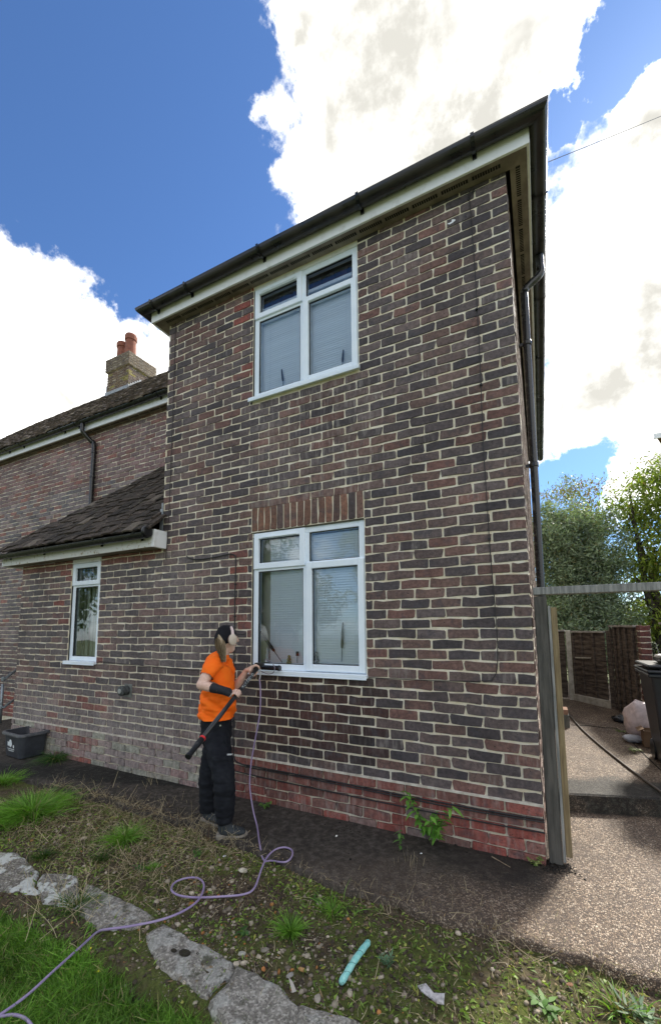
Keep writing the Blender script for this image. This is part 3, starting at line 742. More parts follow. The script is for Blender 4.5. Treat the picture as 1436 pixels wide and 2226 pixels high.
# flue terminal, wall cables
t_ = Vector(at(268, 1501, 1, -.05)); v_ = MB(); v_.box(t_.x - .035, t_.x + .085, -.012, -.004, t_.z - .075, t_.z + .065); fl = v_.build('flue_terminal', simple('grubby_grey_metal', (.12, .13, .12), (.2, .21, .2), 20, rough=.6), HOUSE, bevel=.002)
v_ = MB(); v_.lathe((t_.x + .012, -.008, t_.z), [(.05, 0), (.05, .04), (.046, .045), (.046, .05), (.054, .053), (.054, .06), (.046, .064), (.046, .072), (.054, .075), (.052, .084), (.03, .092)], 20, (0, -1, 0)); v_.build('flue_cowl', simple('flue_black', (.03, .032, .034), (.09, .1, .1), 40, rough=.6), fl, smooth=False)
v_ = MB(); v_.lathe((t_.x + .012, -.100, t_.z), [(.024, 0), (.024, .006), (.004, .008)], 16, (0, -1, 0)); v_.build('flue_disc', simple('flue_grey', (.32, .34, .33), rough=.5), fl)
def cable(pts, r, off=-.012, mat=None):
    P = [(x, off - rd.uniform(0, .004), z) for x, z in pts]; m_ = MB(); m_.tube(smooth_path(P, 5), r, 6); return m_.build('cable', mat or M_CABLE, HOUSE, smooth=True)
M_CABT = simple('brown_cable', (.03, .022, .02), rough=.6)
cable([(-.264, 4.42), (-.256, 4.2), (-.247, 3.7), (-.244, 3.1), (-.249, 2.47), (-.243, 2.0), (-.238, 1.66), (-.226, 1.3), (-.22, 1.08), (-.226, .9), (-.236, .83), (-.262, .785), (-.294, .768), (-.6, .752), (-1.17, .748)], .0032)
cable([(-.264, 4.42), (-.25, 4.47), (-.2, 4.50)], .003); cable([(-.264, 4.42), (-.27, 4.46), (-.245, 4.52)], .003)
cable([(-3.40, 4.53), (-3.396, 4.0), (-3.398, 3.46), (-3.40, 2.9), (-3.406, 2.44), (-3.41, 2.1), (-3.428, 1.90), (-3.42, 1.86)], .0038, mat=M_CABT)
cable([(-3.13, 1.875), (-3.08, 1.845), (-2.97, 1.825), (-2.75, 1.83), (-2.58, 1.845), (-2.515, 1.83), (-2.494, 1.78), (-2.494, 1.4), (-2.494, .99), (-2.49, .5), (-2.486, .1), (-2.47, -.03), (-2.40, -.062), (-2.23, -.066), (-1.59, -.071), (-.9, -.083), (-.51, -.086), (-.2, -.083), (.004, -.078)], .0058, off=-.016)
cable([(-2.40, -.075), (-2.2, -.078), (-1.59, -.083), (-.9, -.095), (-.51, -.099), (.004, -.089)], .005, off=-.026)
cable([(-2.45, -.13), (-2.23, -.14), (-1.59, -.150), (-.9, -.158), (-.5, -.160), (-.2, -.158), (.002, -.152)], .005, off=-.024)
cable([(-4.47, .74), (-4.45, .765), (-4.41, .775), (-4.3, .77), (-3.33, .742), (-2.55, .735)], .0032, mat=M_CABT)
for (x, z) in ((-2.494, 1.55), (-2.494, 1.25), (-2.494, .7), (-2.494, .3), (-1.9, -.069), (-1.2, -.077), (-.7, -.085), (-.3, -.085), (-.238, 1.75), (-.245, 2.9), (-.25, 3.5)):
    m_ = MB(); m_.box(x - .009, x + .009, -.026, -.006, z - .005, z + .005); m_.build('cable_clip', M_CABLE, HOUSE)
# overhead wire
a = Vector((-.235, -.02, 4.47)); b = Vector((CAM + camray(1620, 172) * 9).tolist()); m_ = MB()
m_.tube([a.lerp(b, i / 16) - Vector((0, 0, .25 * (1 - (i / 8 - 1) ** 2) * .12)) for i in range(17)], .0035, 5)
tag(m_.build('overhead_wire', M_CABLE, origin=tuple(a)), 'thin overhead phone wire running up to the right from the eave corner', 'wire')
# ------------------------------------------------------------------ ground
def nz(x, y, s, seed=0.0): return mnoise.noise(Vector((x * s, y * s, seed)))
def fbm(x, y, s, seed=0.0): return nz(x, y, s, seed) + .5 * nz(x, y, s * 2.1, seed + 3) + .25 * nz(x, y, s * 4.3, seed + 7)
GZ = -.35
def path_edge(x):
    e = -.76 + .035 * nz(x, 0, 3.1, 5) + .02 * nz(x, 0, 9, 9)
    if x < -1.0: e += min(.18, (-1.0 - x) * .13)
    return e
def bed_z(x, y):
    z = -.392 + .010 * fbm(x, y, 4, 2) + .006 * nz(x, y, 19, 4)
    if y < -1.67: z -= min(.10, (-1.67 - y) * 2)
    return z
def grid(name, x0, x1, y0, y1, st, zf, mat, mask=None, **kw):
    nx = int((x1 - x0) / st) + 1; ny = int((y1 - y0) / st) + 1
    V = [(x0 + i * st, y0 + j * st, zf(x0 + i * st, y0 + j * st)) for j in range(ny) for i in range(nx)]
    Fc = []
    for j in range(ny - 1):
        for i in range(nx - 1):
            if mask is None or mask(x0 + (i + .5) * st, y0 + (j + .5) * st): Fc.append((j * nx + i, j * nx + i + 1, (j + 1) * nx + i + 1, (j + 1) * nx + i))
    return raw(name, V, Fc, mat, smooth=True, **kw)
def soil_mat():
    m, t, b, pos = newmat('soil_and_moss')
    n1 = t.noise(pos, 26, 7, .7); c = t.ramp(n1, [(.25, (.022, .016, .011)), (.5, (.085, .064, .042)), (.68, (.16, .125, .085)), (.8, (.26, .21, .15))])
    moss = t.smooth(t.noise(pos, 2.3, 6, .7), .40, .56); mc = t.ramp(t.noise(pos, 60, 5, .7), [(.3, (.035, .050, .012)), (.6, (.12, .145, .035)), (.8, (.22, .25, .07))])
    c = t.mix(t.math('MULTIPLY', moss, .85), c, mc)
    vo = t.new('ShaderNodeTexVoronoi'); vo.inputs['Scale'].default_value = 85; t.put(vo.inputs['Vector'], pos)
    peb = t.math('MULTIPLY', t.smooth(vo.outputs['Distance'], .34, .22), t.smooth(t.noise(pos, 7, 4, .6), .50, .62))
    sep = t.new('ShaderNodeSeparateColor'); t.put(sep.inputs[0], vo.outputs['Color'])
    c = t.mix(peb, c, t.ramp(sep.outputs[0], [(0, (.10, .07, .045)), (.4, (.26, .22, .17)), (.8, (.45, .40, .32)), (1, (.32, .14, .05))]))
    t.put(b.inputs['Base Color'], c); b.inputs['Roughness'].default_value = .95; b.inputs['Specular IOR Level'].default_value = .15
    t.put(b.inputs['Normal'], t.bump(t.math('ADD', n1, t.math('MULTIPLY', peb, .4)), .02)); return m
M_SOIL = soil_mat()
def path_mat():
    m, t, b, pos = newmat('exposed_pebble_concrete')
    wv = t.vmath('ADD', pos, t.scale(t.noise(pos, 60, 2, .5, col=True), .010))
    vo = t.new('ShaderNodeTexVoronoi'); vo.inputs['Scale'].default_value = 112; t.put(vo.inputs['Vector'], wv)
    ve = t.new('ShaderNodeTexVoronoi', feature='DISTANCE_TO_EDGE'); ve.inputs['Scale'].default_value = 112; t.put(ve.inputs['Vector'], wv)
    sep = t.new('ShaderNodeSeparateColor'); t.put(sep.inputs[0], vo.outputs['Color'])
    pc = t.ramp(sep.outputs[0], [(0, (.085, .056, .040)), (.3, (.155, .104, .070)), (.55, (.27, .185, .12)), (.8, (.43, .32, .22)), (1, (.62, .51, .39))])
    edge = t.smooth(ve.outputs['Distance'], .03, .16)
    wear = t.noise(pos, 3.2, 5, .6)
    c = t.mix(edge, (.055, .040, .030), pc)
    c = t.mix(t.math('MULTIPLY', t.smooth(wear, .42, .72), .6), c, (.085, .060, .045))
    xyz = t.new('ShaderNodeSeparateXYZ'); t.put(xyz.inputs[0], pos); X, Y, Z = xyz.outputs
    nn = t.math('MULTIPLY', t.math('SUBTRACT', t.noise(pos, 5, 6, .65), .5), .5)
    # damp soil and moss lie on the path along the wall foot, thinning towards the open side; shade is painted in leftwards
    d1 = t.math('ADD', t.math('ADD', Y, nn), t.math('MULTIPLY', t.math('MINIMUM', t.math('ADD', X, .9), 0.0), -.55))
    dirt_shade = t.smooth(d1, -.62, -.16)
    right = t.smooth(t.math('ADD', X, nn), .20, -.10); dirt_shade = t.math('MULTIPLY', dirt_shade, right)
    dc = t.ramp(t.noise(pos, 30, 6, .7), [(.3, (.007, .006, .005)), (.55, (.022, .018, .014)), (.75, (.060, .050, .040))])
    c = t.mix(t.math('MULTIPLY', dirt_shade, .96), c, dc)
    moss_shade = t.math('MULTIPLY', t.smooth(t.math('ADD', X, nn), .2, -1.2), .80); c = t.mix(moss_shade, c, t.ramp(t.noise(pos, 22, 7, .72), [(.3, (.022, .019, .016)), (.5, (.065, .055, .046)), (.72, (.17, .15, .13))]))  # leftward darkening: moss and painted shade together in the colour
    # near-black mottled band over the foot, riser and lip of the step
    ms = t.math('MULTIPLY', t.smooth(t.math('ADD', t.math('SUBTRACT', Y, t.math('MULTIPLY', X, .3)), t.math('MULTIPLY', nn, .5)), .80, .90), t.smooth(t.math('ADD', t.math('SUBTRACT', Y, t.math('MULTIPLY', X, .3)), t.math('MULTIPLY', nn, .9)), 1.36, 1.16))
    c = t.mix(t.math('MULTIPLY', ms, .90), c, t.mix(t.smooth(t.noise(pos, 24, 5, .7), .45, .75), (.010, .010, .008), (.065, .065, .055)))
    t.put(b.inputs['Base Color'], c); t.put(b.inputs['Roughness'], t.math('MULTIPLY_ADD', dirt_shade, .3, .62)); b.inputs['Specular IOR Level'].default_value = .35
    h = t.math('ADD', t.math('MULTIPLY', edge, .55), t.math('MULTIPLY', sep.outputs[1], .35)); t.put(b.inputs['Normal'], t.bump(h, .006, .9)); return m
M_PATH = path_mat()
tag(grid('ground', -60, 60, -40, 80, 4, lambda x, y: -.56, simple('far_grass_ground', (.09, .12, .04), (.14, .15, .06), .8, rough=.95)), kind='structure')
tag(grid('soil_bed', -7.5, 2.6, -1.77, -.45, .03, bed_z, M_SOIL), kind='structure')
def lawn_z(x, y): return -.462 + .012 * fbm(x, y, 1.7, 11)
tag(grid('lawn', -8, 3.0, -4.5, -1.60, .05, lawn_z, simple('lawn_soil', (.018, .026, .008), (.04, .055, .015), 14, rough=.95, bump=.02, bsc=40)), kind='structure')
# path: strip along the wall with a broken outer edge, and the yard passage to the right
def build_path():
    V, Fc = [], []; st = .04; xs = np.arange(-8.0, 3.01, st); cols = 17
    for x in xs:
        e = path_edge(x); top = GZ + .004 * nz(x, 0, 2, 1)
        if x > 0: far = .945 + .295 * (x - .17)
        else: far = 0.012
        if x > .02: far = max(far, .9)
        if x < -6.15: far = 1.25
        V.append((x, e + .01 * nz(x, 1, 20), -.43)); V.append((x, e, top - .008))
        for k in range(cols - 2):
            f = (k / (cols - 3)) ** 1.0; y = e + .012 + (far - e - .012) * f
            V.append((x, y, top + .004 * fbm(x, y, 5, 6)))
    for i in range(len(xs) - 1):
        for k in range(cols - 1):
            a = i * cols + k; Fc.append((a, a + cols, a + cols + 1, a + 1))
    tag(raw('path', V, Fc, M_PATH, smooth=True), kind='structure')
build_path()
st_ = MB(); zt_ = -.215
def stepy(x): return .93 + .30 * (x - .17)
xs = [.02 + i * .1 for i in range(40)]
V = []
for x in xs:
    w_ = .012 * nz(x, 0, 7)
    V += [(x, stepy(x) + w_ - .004, -.37), (x, stepy(x) + w_, zt_ - .012), (x, stepy(x) + w_ + .014, zt_)] + [(x, stepy(x) + .02 + k * .5, zt_ + (.012 * k if k < 9 else .10)) for k in range(1, 14)]
n = 16
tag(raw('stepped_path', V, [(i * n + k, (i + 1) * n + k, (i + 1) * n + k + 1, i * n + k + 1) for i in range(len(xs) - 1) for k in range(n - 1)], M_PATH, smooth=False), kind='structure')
def yard_z(x, y): return zt_ + min(.10, .012 * ((y - stepy(x)) / .5))

# ------------------------------------------------------------------ ribbons: grass blades, leaves, dry stalks
def ribbons(name, base, d, bend, L, w, cols, mat, segs_=3, prof='blade', parent=None, side=None, **kw):
    base, d, bend, L, w, cols = map(lambda a: np.asarray(a, float), (base, d, bend, L, w, cols)); n = len(base)
    if side is None:
        r = rng.normal(size=(n, 3)); side = np.cross(d, r)
    side = side / (np.linalg.norm(side, axis=1, keepdims=True) + 1e-9)
    V = []; ts = np.linspace(0, 1, segs_ + 1)
    for t in ts:
        p = base + d * (L * t)[:, None] + bend * (L * t * t)[:, None]
        ww = w * {'blade': (1 - t) ** .6, 'leaf': max(math.sin(math.pi * (.08 + .90 * t)), .05), 'stalk': 1 - .5 * t}[prof] * .5
        V += [p - side * ww[:, None], p + side * ww[:, None]]
    V = np.stack(V, 1).reshape(-1, 3); m = 2 * (segs_ + 1); Fc = []
    b = np.arange(n)[:, None] * m
    quads = np.concatenate([np.concatenate([b + 2 * k, b + 2 * k + 1, b + 2 * k + 3, b + 2 * k + 2], 1) for k in range(segs_)])
    C = np.repeat(np.concatenate([cols, np.ones((n, 1))], 1), m, axis=0)
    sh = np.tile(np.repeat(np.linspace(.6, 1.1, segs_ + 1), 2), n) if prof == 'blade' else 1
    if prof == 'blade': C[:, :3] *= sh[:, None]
    me = bpy.data.meshes.new(name); base0 = np.array(kids_origin(parent)) if parent else np.array(kw.get('origin', (0, 0, 0)), float)
    V = V - base0
    me.vertices.add(len(V)); me.vertices.foreach_set('co', V.ravel()); me.loops.add(quads.size); me.loops.foreach_set('vertex_index', quads.ravel().astype(np.int32))
    me.polygons.add(len(quads)); me.polygons.foreach_set('loop_start', np.arange(0, quads.size, 4, dtype=np.int32)); me.polygons.foreach_set('loop_total', np.full(len(quads), 4, dtype=np.int32))
    me.update(calc_edges=True); a = me.color_attributes.new('Col', 'FLOAT_COLOR', 'POINT'); a.data.foreach_set('color', C.astype(np.float32).ravel())
    o = link(name, me, mat, parent)
    if not parent: o.location = tuple(base0); ORI[o.name] = tuple(base0)
    return o
def unit(v): return v / (np.linalg.norm(v, axis=1, keepdims=True) + 1e-9)
def mixcols(a, b, n, extra=None, p=0.0):
    f = rng.random((n, 1)); c = np.array(a) * (1 - f) + np.array(b) * f
    if extra is not None: k = rng.random(n) < p; c[k] = extra
    return c * rng.uniform(.8, 1.2, (n, 1))
def up_dirs(n, lean): return unit(np.concatenate([rng.normal(size=(n, 2)) * lean, np.ones((n, 1))], 1))

# lawn grass
def lawn():
    n = 330000; x = rng.uniform(-4.6, .35, n); y = rng.uniform(-3.2, -1.58, n)
    d = np.stack([x, y], 1); q = px_of(np.stack([x, y, np.full(n, -.45)], 1)); fr = (d @ FZ[:2] - CAM[:2] @ FZ[:2]) > .1
    edge = -1.66 + .04 * np.sin(x * 5) + .03 * np.sin(x * 13)
    ok = fr & (q[:, 0] > -80) & (q[:, 0] < 1500) & (q[:, 1] < 2330) & (y < edge) & ((y < edge - .06) | (rng.random(n) < .6))
    x, y = x[ok], y[ok]; n = len(x); z = np.array([lawn_z(a, b) for a, b in zip(x, y)])
    patch = np.array([fbm(a, b, 1.8, 30) for a, b in zip(x, y)])
    L = rng.uniform(.04, .11, n) * (1 + .5 * patch); c = mixcols((.07, .17, .02), (.26, .48, .07), n, (.42, .37, .17), .08); c *= (1 + .45 * patch)[:, None].clip(.5, 1.6)
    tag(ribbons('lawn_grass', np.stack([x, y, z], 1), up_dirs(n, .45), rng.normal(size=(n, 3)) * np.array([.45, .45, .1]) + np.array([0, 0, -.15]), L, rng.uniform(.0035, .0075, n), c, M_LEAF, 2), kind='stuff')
lawn()
# broken concrete edging slabs
def slab_mat(name, c1, c2, lich):
    m, t, b, pos = newmat(name); n = t.noise(pos, 18, 7, .7)
    c = t.mix(t.smooth(n, .35, .65), c1, c2)
    vo = t.new('ShaderNodeTexVoronoi'); vo.inputs['Scale'].default_value = 120; t.put(vo.inputs['Vector'], pos); s_ = t.new('ShaderNodeSeparateColor'); t.put(s_.inputs[0], vo.outputs['Color'])
    c = t.mix(.50, c, t.ramp(s_.outputs[0], [(0, (.04, .035, .03)), (.45, (.20, .18, .15)), (.75, (.40, .37, .32)), (1, (.68, .64, .56))]))
    c = t.mix(t.math('MULTIPLY', t.smooth(t.noise(pos, 9, 4, .6), .50, .56), lich), c, (.62, .64, .60))
    c = t.mix(t.math('MULTIPLY', t.smooth(t.noise(pos, 11, 6, .7), .54, .66), .85), c, t.mix(t.noise(pos, 50, 3), (.03, .03, .015), (.10, .10, .05)))
    t.put(b.inputs['Base Color'], c); b.inputs['Roughness'].default_value = .95; t.put(b.inputs['Normal'], t.bump(t.noise(pos, 55, 6, .75), .012)); return m
M_SLAB1 = slab_mat('lichened_concrete', (.10, .09, .075), (.26, .24, .20), .9); M_SLAB2 = slab_mat('broken_concrete', (.19, .175, .15), (.40, .375, .33), .25)
def slab(pix, label, mat, z=-.376, th=.10, tilt=(0, 0)):
    P = [Vector(at(u, v, 2, z)) for u, v in pix]; c = sum(P, Vector()) / len(P)
    # refine and roughen the outline
    O = []
    for i, p in enumerate(P):
        q = P[(i + 1) % len(P)]; k = max(2, int((q - p).length / .035))
        for j in range(k):
            s_ = p.lerp(q, j / k); o = (s_ - c).normalized(); O.append(s_ + o * (.003 + .014 * nz(s_.x, s_.y, 14, 3) + .016 * nz(s_.x, s_.y, 45, 8)))
    n = len(O); V = []; rings = 9
    for r in range(rings):
        f = r / (rings - 1)
        for p in O:
            q = c.lerp(p, f); V.append((q.x, q.y, z + .007 * fbm(q.x, q.y, 7, 1) + .004 * nz(q.x, q.y, 30, 2) - .006 * (f > .99) + tilt[0] * (q.x - c.x) + tilt[1] * (q.y - c.y) - (.008 if f > .97 else 0)))
    for p in O: V.append((p.x + .006 * nz(p.x, p.y, 40), p.y, z - .03 + tilt[0] * (p.x - c.x)))
    for p in O: V.append((p.x + .01 * nz(p.x, p.y, 30), p.y + .01 * nz(p.x, p.y, 30, 4), z - th))
    Fc = [(r * n + k, r * n + (k + 1) % n, (r + 1) * n + (k + 1) % n, (r + 1) * n + k) for r in range(rings + 1) for k in range(n)]
    o = raw('concrete_slab', V, Fc, mat, smooth=True, origin=(c.x, c.y, z - th))
    return tag(o, label, 'slab', 'broken concrete slabs edging the lawn')
slab([(-60, 1838), (40, 1852), (88, 1892), (72, 1926), (95, 1944), (20, 1935), (-80, 1915)], 'lichen spotted concrete slab at the left end of the edging', M_SLAB1)
slab([(94, 1896), (135, 1894), (168, 1905), (176, 1950), (150, 1972), (96, 1958), (78, 1928)], 'white lichened concrete slab behind the tall dry stalks', M_SLAB1, tilt=(0, .03))
slab([(182, 1912), (228, 1935), (300, 1968), (345, 1995), (300, 2022), (215, 2018), (180, 1985), (160, 1972), (180, 1952)], 'long sunken grey slab crossed by the purple hose', M_SLAB2, z=-.381)
slab([(312, 2028), (352, 2000), (420, 2042), (470, 2064), (508, 2088), (500, 2120), (462, 2148), (452, 2166), (395, 2130), (352, 2100)], 'pale concrete slab with two dark holes, below the hose', M_SLAB2)
slab([(514, 2094), (560, 2112), (618, 2148), (648, 2186), (640, 2206), (636, 2240), (500, 2240), (452, 2180), (468, 2154), (505, 2126)], 'large broken grey slab at the bottom of the view', M_SLAB2, z=-.370)
slab([(652, 2182), (700, 2190), (770, 2215), (830, 2245), (900, 2300), (640, 2300), (640, 2224)], 'blue grey slab corner at the bottom edge beside the large slab', M_SLAB2, z=-.374)
for u, v, r in ((402, 2068, .026), (378, 2063, .014), (430, 2070, .009)):
    c = Vector(at(u, v, 2, -.368)); m_ = MB(); m_.lathe((c.x, c.y, c.z - .010), [(r * (.9 + .0 * 1), 0), (r, .004), (r * .6, .006), (.001, .004)], 11); o = m_.build('moss_hole', simple('black_moss', (.015, .012, .008), (.03, .025, .012), 60, rough=1, bump=.006), origin=tuple(c)); o.scale = (1.25, .8, 1)
    tag(o, {.026: 'large dark moss filled hole in the pale slab', .014: 'dark moss patch left of the large hole in the slab', .009: 'smallest dark moss spot on the pale slab'}[r], 'moss')
# gravel
def ico_scatter(name, P, S, cols, mat, origin=(0, 0, 0)):
    ph = (1 + 5 ** .5) / 2; I = np.array([(-1, ph, 0), (1, ph, 0), (-1, -ph, 0), (1, -ph, 0), (0, -1, ph), (0, 1, ph), (0, -1, -ph), (0, 1, -ph), (ph, 0, -1), (ph, 0, 1), (-ph, 0, -1), (-ph, 0, 1)]) / 1.9
    Ft = np.array([(0, 11, 5), (0, 5, 1), (0, 1, 7), (0, 7, 10), (0, 10, 11), (1, 5, 9), (5, 11, 4), (11, 10, 2), (10, 7, 6), (7, 1, 8), (3, 9, 4), (3, 4, 2), (3, 2, 6), (3, 6, 8), (3, 8, 9), (4, 9, 5), (2, 4, 11), (6, 2, 10), (8, 6, 7), (9, 8, 1)])
    n = len(P); V = I[None] * S[:, None, :] * rng.uniform(.75, 1.2, (n, 12, 1)); a = rng.uniform(0, 6.28, n); ca, sa = np.cos(a)[:, None], np.sin(a)[:, None]
    V = np.stack([V[..., 0] * ca - V[..., 1] * sa, V[..., 0] * sa + V[..., 1] * ca, V[..., 2]], -1) + P[:, None]
    Fc = (Ft[None] + (np.arange(n) * 12)[:, None, None]).reshape(-1, 3)
    C = np.repeat(np.concatenate([cols, np.ones((n, 1))], 1), 12, 0)
    return raw(name, V.reshape(-1, 3), Fc, mat, cols=C, smooth=True)
def gravel():
    n = 9000; x = rng.uniform(-3.6, .9, n); y = rng.uniform(-1.95, -.72, n)
    dens = np.array([nz(a, b, 2.4, 17) + .6 * nz(a, b, 6, 21) for a, b in zip(x, y)])
    for (u, v, r) in ((430, 2010, .16), (420, 1990, .14), (330, 1990, .12), (600, 2120, .2), (520, 2080, .16), (700, 2130, .2)):
        c = at(u, v, 2, -.39); dens += 1.3 * np.exp(-((x - c[0]) ** 2 + (y - c[1]) ** 2) / r ** 2)
    ok = rng.random(n) < np.clip(.16 + dens * .8, .03, 1); x, y = x[ok], y[ok]; n = len(x); z = np.array([bed_z(a, b) for a, b in zip(x, y)]) + .003
    s_ = rng.gamma(2.2, .0027, n).clip(.0022, .019)[:, None] * np.stack([rng.uniform(.8, 1.4, n), rng.uniform(.7, 1.1, n), rng.uniform(.45, .8, n)], 1)
    c = mixcols((.09, .07, .05), (.50, .43, .33), n, (.42, .19, .06), .07)
    tag(ico_scatter('gravel', np.stack([x, y, z], 1), s_, c, M_STONE), kind='stuff')
gravel()
# dry matted stalks, moss sprigs and small weeds covering the bed
def cover():
    def region(n, x0, x1, y0, y1, f):
        x = rng.uniform(x0, x1, n); y = rng.uniform(y0, y1, n); w_ = np.array([f(a, b) for a, b in zip(x, y)]); ok = rng.random(n) < w_; return x[ok], y[ok]
    def dryw(x, y):
        w_ = .10 + .5 * max(0, fbm(x, y, 2.6, 40)) 
        if x < -1.75 and -1.35 < y < -.50: w_ += .62 * min(1, (-1.75 - x) / .2 + .2) * (1 if x > -3.6 else .5)
        if abs(y - path_edge(x)) < .09: w_ += .35
        if y > path_edge(x) + .05 and x > -2.0: w_ = 0 if rd.random() < .9 else w_
        if y > -.50: w_ *= .15
        return w_
    x, y = region(24000, -4.3, .75, -1.55, -.32, dryw); n = len(x); z = np.array([bed_z(a, b) if b < path_edge(a) else GZ for a, b in zip(x, y)])
    tall = np.where((x < -1.9) & (y > -1.2), 1.35, .8)
    L = rng.uniform(.02, .075, n) * tall
    d = unit(np.concatenate([rng.normal(size=(n, 2)) * .8, rng.uniform(.3, 1, (n, 1))], 1))
    tag(ribbons('dry_stalks', np.stack([x, y, z], 1), d, rng.normal(size=(n, 3)) * .55 + np.array([0, 0, -.3]), L, rng.uniform(.0018, .0042, n), mixcols((.26, .20, .12), (.56, .47, .32), n, (.12, .07, .04), .15), M_DRY, 3, 'stalk'), kind='stuff')
    x, y = region(9000, -4.3, .8, -1.70, -.45, lambda a, b: .35 + .5 * max(0, nz(a, b, 3, 50)) if b < path_edge(a) + .02 else 0); n = len(x); z = np.array([bed_z(a, b) if b < path_edge(a) else GZ for a, b in zip(x, y)])
    tag(ribbons('leaf_litter', np.stack([x, y, z + .004], 1), unit(np.concatenate([rng.normal(size=(n, 2)), rng.uniform(-.1, .5, (n, 1))], 1)), rng.normal(size=(n, 3)) * .3, rng.uniform(.008, .028, n), rng.uniform(.004, .012, n), mixcols((.10, .06, .035), (.36, .26, .15), n, (.05, .035, .025), .3), M_DRY, 2, 'leaf'), kind='stuff')
    x, y = region(7000, -4.3, .8, -1.70, -.6, lambda a, b: .8 if b < path_edge(a) else 0); n = len(x); z = np.array([bed_z(a, b) for a, b in zip(x, y)])
    tag(ico_scatter('soil_clods', np.stack([x, y, z], 1), rng.gamma(2, .003, n).clip(.002, .016)[:, None] * np.array([[1.2, 1, .8]]), mixcols((.03, .022, .015), (.11, .085, .055), n), M_STONE), kind='stuff')
    def greenw(x, y):
        w_ = .12 + .95 * max(0, fbm(x, y, 1.9, 60))
        if y > path_edge(x): w_ = 0
        if y <= path_edge(x): w_ += (.22 if x > -.9 else .2 if x < -3.1 else 0)
        return w_
    x, y = region(26000, -4.3, .8, -1.72, -.55, greenw); n = len(x); z = np.array([bed_z(a, b) if b < path_edge(a) else GZ for a, b in zip(x, y)])
    tag(ribbons('small_weeds', np.stack([x, y, z + .004], 1), unit(np.concatenate([rng.normal(size=(n, 2)), rng.uniform(.15, .8, (n, 1))], 1)), rng.normal(size=(n, 3)) * .2 + np.array([0, 0, -.3]), rng.uniform(.010, .036, n), rng.uniform(.005, .014, n), mixcols((.09, .15, .03), (.28, .40, .08), n, (.40, .40, .10), .08), M_LEAF, 2, 'leaf'), kind='stuff')
    x, y = region(9000, -4.4, .8, -1.75, -.6, lambda a, b: (.25 if a > -1.5 else .15) + .6 * max(0, nz(a, b, 2.2, 80)) if b < path_edge(a) else 0); n = len(x); z = np.array([bed_z(a, b) for a, b in zip(x, y)])
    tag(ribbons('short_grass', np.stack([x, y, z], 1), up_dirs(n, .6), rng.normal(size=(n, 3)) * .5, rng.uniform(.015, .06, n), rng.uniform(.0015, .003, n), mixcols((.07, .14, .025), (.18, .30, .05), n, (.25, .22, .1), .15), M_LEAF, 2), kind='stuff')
    x, y = region(5000, -6.6, -.05, -.5, -.01, lambda a, b: .5 * max(0, fbm(a, b, 3, 90)) + (.15 if b > -.06 else 0)); n = len(x)
    s_ = rng.gamma(2, .0022, n).clip(.0015, .012)[:, None] * np.array([[1.2, 1, .5]])
    tag(ico_scatter('soil_crumbs', np.stack([x, y, np.full(n, GZ + .003)], 1), s_, mixcols((.012, .010, .008), (.05, .04, .03), n, (.3, .28, .25), .02), M_STONE), kind='stuff')
cover()

def tuft(px_, n, R_, H, label, name='grass_tuft', c1=(.09, .22, .02), c2=(.26, .50, .07), z=-.385, w=.0050, droop=.62, dry=.05, cat='grass tuft', flop=(0, 0)):
    c = np.array(at(*px_, 2, z)); a = rng.uniform(0, 6.28, n); r = np.abs(rng.normal(size=n)) * R_ * .38
    B = np.stack([c[0] + r * np.cos(a), c[1] + r * np.sin(a), np.full(n, z)], 1)
    o = np.stack([np.cos(a), np.sin(a), np.zeros(n)], 1); d = unit(o * rng.uniform(.1, .9, (n, 1)) + rng.normal(size=(n, 3)) * .2 + np.array([0, 0, 1]))
    L = rng.uniform(.45, 1.0, n) * H
    bend = o * rng.uniform(.2, .8, (n, 1)) + np.array([flop[0], flop[1], -droop]) * rng.uniform(.5, 1.1, (n, 1))
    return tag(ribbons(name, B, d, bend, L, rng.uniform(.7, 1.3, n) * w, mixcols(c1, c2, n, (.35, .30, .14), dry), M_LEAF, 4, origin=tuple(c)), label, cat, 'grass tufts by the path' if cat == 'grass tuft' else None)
tuft((70, 1772), 1500, .30, .26, 'largest bright green grass clump at the left edge', droop=.55, w=.006)
tuft((0, 1790), 700, .25, .20, 'low green grass fringe at the very left below the big clump', droop=.8)
tuft((8, 1702), 450, .20, .17, 'green grass patch above the large clump at the left edge')
tuft((272, 1828), 420, .10, .20, 'spiky green grass tuft midway between the big clump and the worker', droop=.75)
tuft((225, 1868), 160, .08, .08, 'short dark green tuft in front of the spiky one', c1=(.03, .07, .012), c2=(.07, .14, .02))
tuft((98, 1862), 160, .07, .09, 'short dark green tuft among the dry stalks', c1=(.03, .07, .012), c2=(.07, .14, .02))
tuft((332, 1888), 120, .05, .05, 'tiny bright green tuft on the bare soil left of the hose loop')
tuft((631, 2030), 260, .055, .115, 'compact bright green tuft standing alone in the gravel', droop=.45, c1=(.08, .18, .02))
tuft((118, 1655), 420, .10, .30, 'arching dark green grass beside the black box', c1=(.03, .085, .018), c2=(.09, .20, .05), z=-.35, droop=1.0, flop=(-.25, 0))
tuft((722, 1985), 90, .10, .12, 'thin green blades near the path edge below the hose loop', droop=.7)
tuft((1345, 2200), 120, .10, .10, 'sparse dry and green grass in the lower right corner', dry=.5)
tuft((170, 1975), 160, .12, .16, 'grass spilling over the lichened slabs', z=-.40, c1=(.05, .12, .02), c2=(.10, .2, .04), droop=.7)
